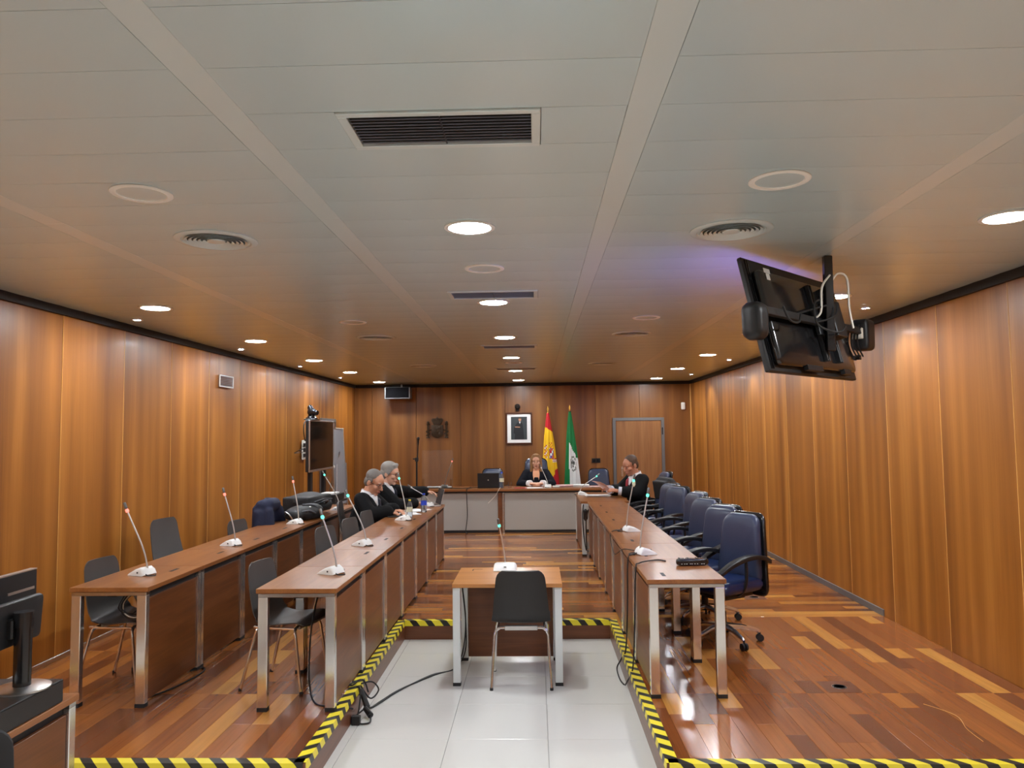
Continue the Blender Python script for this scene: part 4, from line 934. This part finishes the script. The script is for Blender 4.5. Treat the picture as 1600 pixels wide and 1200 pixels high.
for z in (.075,-.005,-.085): MB().bx(.012,.02,-.05,.05,z-.028,z+.028).build('socket', 'black', op, bevel=.003)
vt = thing('wall_vent', 'small pale louvred vent high on the left wall', 'vent', (XL+.019, 8.88, 2.315))
f = MB()
for a in ((-.2,.2,.055,.07),(-.2,.2,-.07,-.055),(-.2,-.185,-.055,.055),(.185,.2,-.055,.055)): f.bx(0,.012,*a)
f.build('frame', 'white_trim', vt, bevel=.002)
for i in range(6): MB().box((.005,0,-.045+.018*i),(.012,.37,.003),rot=(0,.5,0)).build('slat', 'whiteboard', vt)
tag(MB().bx(0,.012,-.04,.04,-.12,.12).build('switch_strip', 'white_trim', None, (XL+.019, 14.3, 1.62), bevel=.003), 'narrow white plate beside the door in the left wall', 'switch')

# ================================================================ BACK WALL
em = thing('coat_of_arms', 'dark bronze coat of arms with crown and two columns on the back wall', 'emblem', (-1.965, YB-.001, 1.60))
def rel(mb, name, **kw): return mb.build(name, 'bronze', em, **kw)
sh_ = [(-.115,.26),(.115,.26),(.118,.07),(.09,.03),(.045,.008),(0,-.005),(-.045,.008),(-.09,.03),(-.118,.07)]
mb = MB(); mb.prism(sh_, -.03, 0); sd = rel(mb, 'shield', bevel=.008, seg=2, smooth=True)
for a in (MB().bx(-.004,.004,-.034,-.028,.02,.25), MB().bx(-.105,.105,-.034,-.028,.135,.143)): a.build('divider', 'bronze', sd)
mb = MB(); mb.ell((0,-.03,.14),(.035,.012,.042),14,8); mb.build('escutcheon', 'bronze', sd, smooth=True)
q = MB()
for x in (-.075,-.05,-.025): q.box((x,-.032,.085),(.008,.008,.09))
q.box((-.055,-.034,.195),(.035,.012,.05)); q.box((-.055,-.034,.225),(.05,.012,.012)); q.ell((.055,-.03,.195),(.032,.012,.036),10,6); q.ell((.055,-.03,.085),(.03,.01,.035),10,6)
q.build('quarters', 'bronze', sd)
mb = MB(); mb.prism([(-.075,.27),(.075,.27),(.09,.305),(.115,.345),(.112,.375),(.085,.395),(.05,.39),(.02,.4),(.006,.405),(.006,.43),(-.006,.43),(-.006,.405),(-.02,.4),(-.05,.39),(-.085,.395),(-.112,.375),(-.115,.345),(-.09,.305)], -.04, 0); cr_ = rel(mb, 'crown', bevel=.006, seg=2, smooth=True)
for x in (-.07,-.035,0,.035,.07): MB().ell((x,-.042,.365),(.012,.01,.022),8,6).build('pearl', 'bronze', cr_, smooth=True)
MB().bx(-.08,.08,-.046,-.036,.275,.295).build('band', 'bronze', cr_, bevel=.003)
for s in (-1,1):
    mb = MB(); x = s*.185
    mb.tube([(x,-.022,.03),(x,-.022,.27)], .021, 14); mb.tube([(x,-.022,.0),(x,-.022,.014),(x,-.022,.03)], [.042,.04,.024], 14); mb.tube([(x,-.022,.255),(x,-.022,.275),(x,-.022,.285)], [.024,.036,.036], 14)
    cl_ = rel(mb, 'column', smooth=True, ang=40); MB().ell((x,-.022,.31),(.027,.022,.028),12,8).build('column_crown', 'bronze', cl_, smooth=True)
    mb = MB(); mb.tube(smooth_path([(x-s*.07,-.03,.165),(x-s*.01,-.045,.15),(x+s*.035,-.03,.13),(x,-.045,.105),(x-s*.035,-.03,.085),(x+s*.005,-.045,.07),(x+s*.035,-.03,.055)],4), .011, 6); mb.build('ribbon', 'bronze', cl_, smooth=True)
pf = thing('framed_portrait', 'framed portrait of a standing man in a dark suit on the back wall', 'picture', (-.33, YB-.001, 1.46))
f = MB(); W_, H_ = .262, .63
for a in ((-W_,W_,0,.028),(-W_,W_,H_-.028,H_),(-W_,-W_+.028,.028,H_-.028),(W_-.028,W_,.028,H_-.028)): f.bx(a[0],a[1],-.035,0,a[2],a[3])
f.build('frame', 'frame_wood', pf, bevel=.006)
MB().bx(-W_+.02,W_-.02,-.012,-.002,.02,H_-.02).build('mat_board', 'paper', pf)
pc = MB().bx(-.16,.16,-.0135,-.012,.09,.545).build('print', 'picture_dark', pf)
q = MB(); q.prism([(-.09,.09),(.10,.09),(.085,.30),(.07,.41),(.03,.445),(-.005,.445),(-.05,.41),(-.10,.33),(-.11,.22),(-.08,.2)], -.0142, -.0134); q.build('suit', 'picture_suit', pc)
q = MB(); q.prism([(.018+.027*math.cos(a), .49+.036*math.sin(a)) for a in [i*PI/8 for i in range(16)]], -.0144, -.0134); q.build('face', 'skin', pc)
q = MB(); q.prism([(.018+.03*math.cos(a), .507+.028*math.sin(a)) for a in [i*PI/8 for i in range(9)]], -.0148, -.0134); q.build('hair', 'hair_brown', pc)
q = MB(); q.prism([(.0,.448),(.034,.448),(.016,.40)], -.0146, -.0134); q.build('shirt', 'shirt', pc)
q = MB(); q.prism([(-.08,.335),(.02,.33),(.02,.345),(-.08,.35)], -.0146, -.0134); q.build('hands', 'skin', pc)
wc = thing('wall_camera', 'round black camera above the framed portrait', 'camera', (-.355, YB-.001, 2.12))
MB().bx(-.03,.03,-.05,0,-.0,.06).build('bracket', 'black', wc, bevel=.005)
mb = MB(); mb.ell((0,-.07,.085),(.055,.06,.055),20,12); mb.build('housing', 'black', wc, smooth=True)
mb = MB(); mb.cyl((0,-.115,.085),(0,-.14,.08),.034,.03,20); mb.build('lens', 'black_gloss', wc, smooth=True)
ws = thing('wall_speaker', 'black box loudspeaker with grey edges hung at the top of the back wall', 'loudspeaker', (-2.69, 15.02, 2.62))
MB().bx(-.25,.25,-.13,.13,-.245,-.02).build('cabinet', 'grey_trim', ws, bevel=.006)
MB().bx(-.228,.228,-.137,-.128,-.225,-.025).build('grille', 'speaker_cloth', ws, bevel=.003)
MB().bx(.05,.08,-.02,.02,-.022,.058).build('bracket', 'grey_trim', ws)
tag(MB().bx(-.04,.04,-.05,0,-.07,.07).build('motion_sensor', 'white_trim', None, (2.93, YB-.001, 2.18), bevel=.015, seg=3, smooth=True), 'small white motion sensor near the right end of the back wall', 'sensor')
st = thing('wall_switch', 'black double switch plate on the back wall left of the door', 'switch', (1.19, YB-.001, 1.12))
MB().bx(-.085,.085,-.014,0,-.045,.045).build('plate', 'black', st, bevel=.004)
for x in (-.04,.04): MB().bx(x-.03,x+.03,-.02,-.013,-.03,.03).build('rocker', 'black_gloss', st, bevel=.003)

# ---- flags on poles
def flag(label, x, y, ztop, zcl, zbot, hw, colour, mats, leanx):
    t = thing('flag', label, 'flag', (x, y, 0))
    MB().lathe([(.14,0),(.14,.02),(.05,.04),(.03,.09),(0,.09)], 24).build('stand', 'bronze', t, smooth=True)
    MB().cyl((0,0,.06),(0,0,ztop-.16),.013,n=12).build('pole', 'brass', t, smooth=True)
    MB().lathe([(.008,ztop-.17),(.022,ztop-.155),(.012,ztop-.14),(.006,ztop-.12),(.02,ztop-.06),(0,ztop)], 16).build('finial', 'brass', t, smooth=True)
    nz, na = 90, 40; vs, fs = [], []
    for i in range(nz+1):
        s = i/nz; z = zcl+(zbot-zcl)*s
        w_ = .022+hw*(s**.75); dp = .02+.075*s**.8
        for j in range(na):
            a = 2*PI*j/na; rip = 1+.16*math.sin(7*a+3*s)*min(1, s*3)
            vs.append((leanx*s + w_*math.cos(a)*rip, -.01+dp*math.sin(a)*rip, z - .0*math.cos(a)))
    mb = MB()
    for i in range(nz):
        for j in range(na):
            a = i*na+j; b = i*na+(j+1)%na
            u = math.cos(2*PI*(j+.5)/na); front = math.sin(2*PI*(j+.5)/na) < 0
            mb.add([], [], 0); mb.f.append((a, b, b+na, a+na)); mb.m.append(colour((i+.5)/nz, u, front))
    mb.f += [tuple(range(na)), tuple(range(nz*na+na-1, nz*na-1, -1))]; mb.m += [mb.m[0], mb.m[-1]]; mb.v = vs
    mb.build('cloth', mats, t, smooth=True, ang=60)
    mb = MB(); mb.tube([(0,0,zcl-.03),(0,0,zcl+.012)], .028, 12); mb.build('knot', mats[0] if mats[0] != 'green_flag' else 'black', t, smooth=True)
    return t
def spain(s, u, front):
    edge1 = .21+.03*u; edge2 = .80+.16*(-u)*.6+.04
    if s < edge1: return 0
    if s > edge2+.06*(1-u): return 0
    if front and .38 < s < .66:
        X, Z = u, (s-.38)/.28
        if abs(X-.3) < .36 and .30 < Z < .82: return [2,3,4,0][(int(Z*9)+int((X+2)*5)) % 4]
        if abs(X+.55) < .3 and .15 < Z < .8: return [4,1,0,2][(int(Z*14)+int((X+2)*6)) % 4]
        if abs(X-.35) < .3 and .05 < Z < .3: return [4,1,1][(int(Z*20)+int((X+2)*7)) % 3]
        if X > .5 and Z > .8: return [4,2][(int(Z*20)) % 2]
    return 1
flag('red and yellow flag with a crest hanging from a pole behind the woman', .24, 14.92, 2.20, 2.05, .62, .14, spain, ['red_flag','yellow_flag','white_flag','violet_mark','orange_mark'], .03)
def andal(s, u, front):
    d = s + .12*(-u)
    if s < .40 + .16*max(0, u+.3): return 0
    if u < -.45 + .55*max(0, s-.62): return 0
    if front and .55 < s < .80 and -.25 < u < .75:
        X, Z = (u-.25)/.5, (s-.675)/.125; r = math.hypot(X, Z)
        if .62 < r < .82: return 2
        if r < .45 and (int((X+3)*5)+int((Z+3)*5)) % 3 == 0: return 3
        if r < .3: return 2
    return 1
flag('green and white flag with a grey crest hanging from a pole', .665, 14.92, 2.22, 2.08, .60, .125, andal, ['green_flag','white_flag','grey_mark','black_mark'], .03)

# ---- microphone stand behind the bench
ms = thing('microphone_stand', 'tall black microphone stand behind the left end of the bench', 'microphone stand', (-2.22, 14.3, 0))
mb = MB(); mb.lathe([(.16,0),(.16,.015),(.03,.03),(.02,.06),(0,.06)], 24); mb.build('base', 'black', ms, smooth=True)
mb = MB(); mb.tube([(0,0,.03),(0,0,1.22)], .016, 10); mb.build('lower_tube', 'black', ms, smooth=True)
mb = MB(); mb.tube([(.01,0,1.2),(.025,0,1.5)], .011, 10); mb.build('upper_tube', 'black', ms, smooth=True)
mb = MB(); mb.box((0,0,1.21),(.06,.06,.07)); mb.cyl((-.03,0,1.22),(-.07,0,1.22),.014,n=10); mb.build('clamp', 'black', ms, bevel=.004)
mb = MB(); mb.tube([(.025,0,1.48),(.028,-.01,1.57),(.033,-.02,1.60),(.033,-.022,1.625)], [.014,.022,.028,.018], 12); mb.build('microphone_head', 'black', ms, smooth=True)
# ---- clear acrylic screen on the bench
ac = thing('acrylic_screen', 'clear acrylic screen standing on the left end of the bench', 'screen', (-1.72, 13.42, .736))
MB().bx(-.27,.27,-.003,.003,.0,.66).build('pane', 'acrylic', ac)
for x in (-.25,.235): MB().bx(x-.014,x+.014,-.09,.09,0,.008).bx(x-.014,x+.014,-.02,.02,.008,.16).build('foot', 'glass', ac, bevel=.002)
# ================================================================ SMALL THINGS ON THE TABLES
def sheets(label, loc, rz, w_, d, n=3, m='paper', h=.0012, cat='papers', name='paper_stack', skew=.05):
    t = thing(name, label, cat, loc, rz); r_ = random.Random(hash(label) % 1000 if False else len(label)*7+int(loc[1]*10))
    for i in range(n):
        q = MB(); a = r_.uniform(-skew, skew); c, s = math.cos(a), math.sin(a); ox, oy = r_.uniform(-.012,.012), r_.uniform(-.012,.012); z = i*h
        P = [(-w_/2,-d/2),(w_/2,-d/2),(w_/2,d/2),(-w_/2,d/2)]; P = [(x*c-y*s+ox, x*s+y*c+oy) for x, y in P]
        q.add([(x,y,z) for x, y in P]+[(x,y,z+h*.9) for x, y in P], [(0,3,2,1),(4,5,6,7),(0,1,5,4),(1,2,6,5),(2,3,7,6),(3,0,4,7)]); q.build('sheet', m, t)
    return t
def bottle(label, loc, h, cap, lab_mat, r=.032):
    t = thing('water_bottle', label, 'bottle', loc)
    q = MB(); q.lathe([(r*.9,0),(r,.01),(r,.35*h),(r*.93,.4*h),(r,.45*h),(r,.68*h),(r*.8,.8*h),(r*.42,.9*h),(r*.4,.94*h),(r*.36,.94*h),(r*.38,.9*h),(r*.74,.79*h),(r*.93,.67*h),(r*.93,.46*h),(r*.86,.4*h),(r*.93,.34*h),(r*.93,.014),(0,.012)], 24); q.build('bottle_body', 'bottle_plastic', t, smooth=True, ang=70)
    q = MB(); q.lathe([(r*.46,.93*h),(r*.46,h),(0,h)], 20); q.build('cap', cap, t, smooth=True)
    q = MB(); q.lathe([(r*1.015,.38*h),(r*1.015,.62*h),(r*1.01,.62*h),(r*1.01,.38*h),(r*1.015,.38*h)], 24); q.build('label_band', lab_mat, t, smooth=True)
    return t
def laptop(label, loc, rz, w_, d, ang, m_lid, m_base='black', logo=False):
    t = thing('laptop', label, 'laptop', loc, rz)
    MB().bx(-w_/2,w_/2,-d/2,d/2,0,.014).build('keyboard_deck', m_base, t, bevel=.003)
    M = Matrix.Translation((0,d/2,.014)) @ Matrix.Rotation(-ang, 4, 'X')
    q = MB(); q.bx(-w_/2,w_/2,-.004,.004,0,d*.98,0,M); l = q.build('lid', m_lid, t, bevel=.002)
    q = MB(); q.bx(-w_/2+.008,w_/2-.008,-.0052,-.004,.01,d*.96,0,M); q.build('display', 'screen_off', l)
    if logo:
        q = MB(); q.lathe([(.011,.0),(.011,.0012),(0,.0012)], 16, 0, M @ Matrix.Translation((0,.0042,d*.5)) @ Matrix.Rotation(-PI/2,4,'X')); q.build('emblem', 'aluminium', l)
    return t
# row left of the well
sheets('open white papers under the hands of the balding man', (-1.52, 9.12, Z7), .2, .21, .30, 5, skew=.3)
sheets('loose white sheets between the two robed men', (-1.48, 9.52, Z7), -.5, .21, .30, 4, skew=.4)
tag(MB().bx(-.09,.09,-.12,.12,0,.012).build('folder', 'black', None, (-1.63, 8.86, Z7), bevel=.003, rz=.3), 'thin black folder beside the hands of the balding man', 'folder')
bottle('clear water bottle with a yellow cap on the row left of the well', (-1.41, 8.56, Z7), .215, 'cap_yellow', 'label_pale')
bottle('water bottle with a blue label on the row left of the well', (-1.36, 9.30, Z7), .225, 'label_blue', 'label_blue', .036)
laptop('silver laptop at the far end of the row left of the well', (-1.40, 10.12, Z7), -PI/2+.35, .32, .22, .25, 'aluminium', 'aluminium')
# bench
laptop('black laptop seen from the back on the bench', (-.83, 13.47, Z7), PI, .37, .25, .12, 'black', 'black', True)
bottle('tall clear water bottle beside the black laptop on the bench', (-.60, 13.36, Z7), .27, 'label_blue', 'label_pale', .04)
gl = thing('water_glass', 'empty drinking glass on the bench left of the woman', 'glass', (-.46, 13.42, Z7))
MB().lathe([(.028,0),(.034,.10),(.031,.10),(.026,.006),(0,.006)], 24).build('glass_body', 'glass', gl, smooth=True)
tag(MB().bx(-.11,.11,-.05,.05,0,.008).build('folder', 'folder_red', None, (-.27, 13.25, Z7), bevel=.002), 'red folder lying at the front of the bench', 'folder')
sheets('white sheets on the bench in front of the woman', (-.05, 13.30, Z7), .1, .30, .21, 3, skew=.2)
sheets('white papers behind the clear screen on the bench', (-1.72, 13.60, Z7), .05, .42, .25, 12, skew=.06)
sheets('thick stack of pink papers on the bench right of the woman', (.50, 13.5, Z7), .1, .30, .24, 26, 'paper_pink')
sheets('thick stack of white papers on the bench right of the pink papers', (.78, 13.48, Z7), -.05, .26, .24, 30)
sheets('pale loose papers at the right end of the bench', (1.05, 13.4, Z7), .1, .42, .22, 8, 'paper_pink')
bx_ = thing('desk_telephone', 'small white console beside the bench microphone of the woman', 'console', (.34, 13.35, Z7))
MB().bx(-.06,.06,-.06,.06,0,.03).build('body', 'mic_white', bx_, bevel=.01, seg=2); MB().bx(-.045,.045,-.03,.03,.03,.033).build('keypad', 'grey_trim', bx_)
# end desk
sheets('stack of white papers on the end desk', (.90, 11.42, Z7), .05, .34, .22, 16)
hp = thing('paper_sheet', 'pale sheet held up by the robed man with the red tie', 'paper', (1.07, 11.33, .79), PI/2+.35)
q = MB(); n_ = 8; vs = []
for i in range(n_+1):
    s = i/n_
    for j in (-1,1): vs.append((j*.15, .20*s+.02, .025+.20*(1-s)**1.0*0+.20*s*.75+.02*math.sin(PI*s)))
vs2 = [(x, y+.001, z-.002) for x, y, z in vs]; N_ = len(vs); fs = []
for i in range(n_): a = 2*i; fs += [(a,a+1,a+3,a+2),(N_+a,N_+a+2,N_+a+3,N_+a+1),(a,a+2,N_+a+2,N_+a),(a+1,N_+a+1,N_+a+3,a+3)]
fs += [(0,N_,N_+1,1),(2*n_,2*n_+1,N_+2*n_+1,N_+2*n_)]
q.add(vs+vs2, fs); q.build('sheet', 'paper_pink', hp, smooth=True, ang=60)
# right row
rc = thing('black_case', 'glossy black case with silver marks on the nearest right desk', 'case', (1.08, 5.47, Z7), .06)
q = MB(); q.slab(rrect(.23,.225,-.033,.033,.03), .045, .018, lambda x,y,z: (x, z, .024+y)); q.build('case_body', 'black_gloss', rc, smooth=True, ang=60)
for i, x in enumerate((-.08,-.06,-.045,-.02,-.008,.012,.03,.06,.075)):
    MB().bx(x-.004,x+.004,-.0325,-.0305,.012,.03 if i % 2 else .024).build('mark', 'sticker', rc)
for x in (-.09,-.03,.03,.09): MB().tube([(x,-.03,.047),(x+.01,0,.049),(x,.03,.047)], .003, 6).build('cord', 'black', rc, smooth=True)
tgm = tag(MB().tube([(0,0,0),(0,.002,.02),(0,.004,.05),(0,.004,.068)], [.004,.016,.016,.004], 12).build('microphone_tag', 'label_pale', None, (.918, 7.315, 1.155), smooth=True), 'pale oval tag on the stalk of the second right microphone', 'tag')

# ================================================================ CLERK'S PLACE AT THE LOWER LEFT
ZT = ZL+.7365
rs = thing('monitor_riser', 'long black box under the monitor at the lower left', 'box', (-2.14, 2.87, ZT))
MB().bx(-.15,.15,-.36,.36,0,.093).build('riser_body', 'black', rs, bevel=.003); MB().bx(.15,.152,-.355,.355,.006,.086).build('side_panel', 'charcoal', rs)
mo = thing('monitor', 'black monitor seen from behind on a round silver foot at the lower left', 'monitor', (-2.08, 3.10, ZT+.094), PI/2)
MB().lathe([(.105,0),(.105,.006),(.09,.012),(0,.014)], 36).build('base', 'aluminium', mo, smooth=True)
mb = MB(); mb.tube([(0,0,.012),(0,0,.29)], .033, 16); mb.tube([(0,0,.245),(0,0,.305)], .037, 16); mb.build('column', 'black_gloss', mo, smooth=True, ang=40)
MB().bx(-.04,.04,.02,.05,.2,.28).build('arm', 'black', mo, bevel=.006)
q = MB(); q.slab(rrect(.50,.53,.165,.342,.02), .035, .015, lambda x,y,z: (x-.065,y+.06,z)); q.build('back_cover', 'black', mo, smooth=True, ang=40)
q = MB(); q.slab(rrect(.5,.5,.17,.335,.015), .004, .001, lambda x,y,z: (x-.065,y+.079,z)); q.build('display', 'screen_off', mo)
mo2 = thing('monitor', 'upper black screen with a silver top edge at the left picture edge', 'monitor', (-2.235, 3.10, ZT+.094), PI/2)
MB().bx(-.30,.29,-.015,.015,.21,.425).build('casing', 'black', mo2, bevel=.003); MB().bx(-.30,.29,-.015,.015,.426,.431).build('silver_edge', 'aluminium', mo2)
MB().bx(.10,.27,-.018,-.015,.345,.356).build('silver_label', 'aluminium', mo2)
MB().bx(-.02,.02,-.012,.012,.0,.22).build('neck', 'black', mo2); MB().lathe([(.06,0),(.06,.01),(0,.012)], 24).build('base', 'black', mo2, smooth=True)
sheets('white papers behind the monitor column at the lower left', (-2.2, 2.95, ZT+.094), .2, .12, .12, 10, name='note_pad', cat='papers')
# clerk's dark mesh chair just at the corner
ck = thing('mesh_chair', 'edge of a black mesh chair in the lower left corner', 'chair', (-1.845, 2.42, ZL), .8)
q = MB(); q.slab(rrect(.36,.34,.50,.90,.08), .03, .012, lambda x,y,z: (x,y,z)); q.build('backrest', 'rubber', ck, smooth=True)
q = MB(); q.slab(rrect(.34,.34,-.34,-.02,.08), .07, .03, lambda x,y,z: (x,z,.44+y)); q.build('seat', 'rubber', ck, smooth=True)
MB().cyl((0,-.16,.05),(0,-.16,.42),.03).build('column', 'black', ck)
for k in range(5):
    a = 2*PI*k/5; MB().tube([(0,-.16,.09),(.18*math.cos(a),-.16+.18*math.sin(a),.03)], [.022,.03], 8).build('base_leg', 'black', ck, smooth=True)

# ================================================================ CABLES AND FLOOR FITTINGS
def cable(label, pts, r=.005, m='cable', name='cable', n=6):
    return tag(MB().tube(smooth_path(pts, n), r, 6).build(name, m, None, smooth=True), label, 'cable')
cable('black cable looped on the floor beside the nearest desk by the left wall', [(-2.50,4.98,.006),(-2.44,5.12,.006),(-2.39,5.36,.006),(-2.385,5.52,.006),(-2.43,5.60,.006),(-2.48,5.52,.006)], .006)
tb_ = thing('cable_bundle', 'two black leads running from the witness table to the left step', 'cable', (0,0,0))
for k, o in enumerate((0, .018)):
    MB().tube(smooth_path([(-.60,6.15,.50-o),(-.575,6.18,.2),(-.60+o,6.2,-.05),(-.66,6.1,ZL+.008),(-.80-o,5.95,ZL+.007),(-1.0,5.62-o,ZL+.007),(-1.09,5.38-o*2,ZL+.007),(-1.14,5.22,ZL+.02),(-1.195,5.20,-.05),(-1.26,5.28,.008)], 6), .0055, 6).build('lead', 'cable', tb_, smooth=True)
pl = thing('plug_cluster', 'tangle of black plugs hanging on the left hazard tape', 'plug', (-1.16, 5.12, ZL))
for a, b in (((-.03,.10,.135),(.03,.02,.05)), ((.02,.0,.05),(.07,-.06,.025))): MB().tube([a,b], [.016,.02], 10).build('plug', 'black', pl, smooth=True)
for pts in ([(-.03,.12,.17),(.02,.22,.15),(.06,.24,.09),(.02,.16,.06),(-.04,.12,.16)], [(.07,-.06,.02),(.08,-.14,.01),(.02,-.16,.01),(-.03,-.1,.02),(.02,.0,.05)], [(-.1,.16,.17),(-.06,.12,.185),(-.08,.06,.178),(-.12,.1,.172)], [(-.045,.05,.172),(-.01,.0,.16),(.0,-.12,.05),(-.035,-.14,.03)], [(-.12,.06,.17),(-.03,.14,.19),(.02,.10,.12)]):
    MB().tube(smooth_path(pts,6), .0055, 6).build('lead', 'cable', pl, smooth=True)
tag(MB().bx(-.028,.028,-.02,.02,0,.055).build('power_adapter', 'black', None, (-1.165, 4.97, ZL+.001), bevel=.004), 'small black adapter block at the foot of the left step', 'adapter')
cable('black cable hanging from the nearest desk left of the well to the step', [(-1.44,5.06,.62),(-1.46,4.98,.40),(-1.45,4.92,.12),(-1.40,4.86,.012),(-1.30,4.80,.008),(-1.26,4.82,.01),(-1.18,4.95,-.06)], .006)
lb = thing('cable_bundle', 'loops of thin cable under the nearest desk by the left wall', 'cable', (-2.62, 5.0, 0))
for k in range(4): MB().tube(smooth_path([(.06-.03*k,.0,.70),(-.06-.02*k,.02,.62-.02*k),(-.10+.02*k,.03,.52),(.0,.02,.48+.02*k),(.08,.0,.56),(.05-.02*k,.02,.69)],5), .004, 6).build('lead', 'cable_white' if k == 1 else 'cable', lb, smooth=True)
cable('black cable falling from the nearest right microphone to the tiles', [(.78,5.98,.745),(.72,5.93,.742),(.683,5.90,.70),(.672,5.88,.4),(.655,5.9,.05),(.632,6.02,-.06),(.60,6.05,-.14),(.60,5.85,ZL+.006),(.615,5.72,ZL+.008)], .0055)
cable('black cable falling from the slot of the nearest right desk', [(.92,5.62,.741),(.86,5.66,.742),(.72,5.52,.745),(.682,5.44,.70),(.668,5.45,.3),(.655,5.50,.02),(.63,5.62,-.10),(.622,5.70,ZL+.01)], .0055)
cable('thin cable running along the left edge of the right desk row', [(.82,7.40,.742),(.72,7.35,.742),(.684,7.28,.70),(.678,6.9,.60),(.684,6.4,.70),(.70,6.2,.742),(.78,6.08,.742)], .0045)
cable('black cable hanging down the bench front on the left', [(-1.15,13.55,.742),(-1.17,13.1,.742),(-1.18,13.035,.70),(-1.17,13.05,.3),(-1.20,13.05,.03),(-1.16,13.0,.008)], .007)
cable('pale cable across the bench front under the laptop', [(-.62,13.3,.742),(-.63,13.04,.735),(-.70,13.05,.62),(-.82,13.08,.5)], .004, 'cable_white')
cable('bundle of leads crossing the bench top left of the laptop', [(-1.6,13.35,.742),(-1.3,13.25,.742),(-1.1,13.3,.75),(-1.0,13.4,.745)], .006)
cable('thick black cable with plugs at the far end of the right desk row', [(.635,10.53,.70),(.62,10.52,.55),(.63,10.5,.3),(.66,10.42,.1),(.645,10.2,.5),(.66,9.9,.69)], .008)
tag(MB().tube([(0,0,.08),(0,0,.06),(0,0,-.05),(0,0,-.08)], [.01,.03,.03,.01], 10).build('power_plug', 'black', None, (.66, 10.5, .56), smooth=True), 'black plug hanging under the end desk', 'plug')
def outlet(label, x, y):
    t = thing('floor_outlet', label, 'floor outlet', (x, y, 0))
    MB().bx(-.11,.11,-.11,.11,.0003,.0016).build('cover_plate', 'riser_wood', t)
    MB().lathe([(.045,.0016),(.045,.004),(.036,.005),(.034,.003),(0,.003)], 24).build('ring', 'black', t, smooth=True)
    MB().lathe([(.048,.0016),(.048,.003),(.045,.003)], 24).build('edge', 'aluminium', t, smooth=True)
outlet('round black floor outlet near the viewer on the right', 1.95, 5.17); outlet('round black floor outlet behind the nearest blue chair', 2.17, 7.91)
cable('pale thread lying on the right wooden floor', [(2.33,4.85,.002),(2.42,4.66,.002),(2.37,4.45,.002),(2.36,4.28,.002)], .0016, 'seam', 'thread')
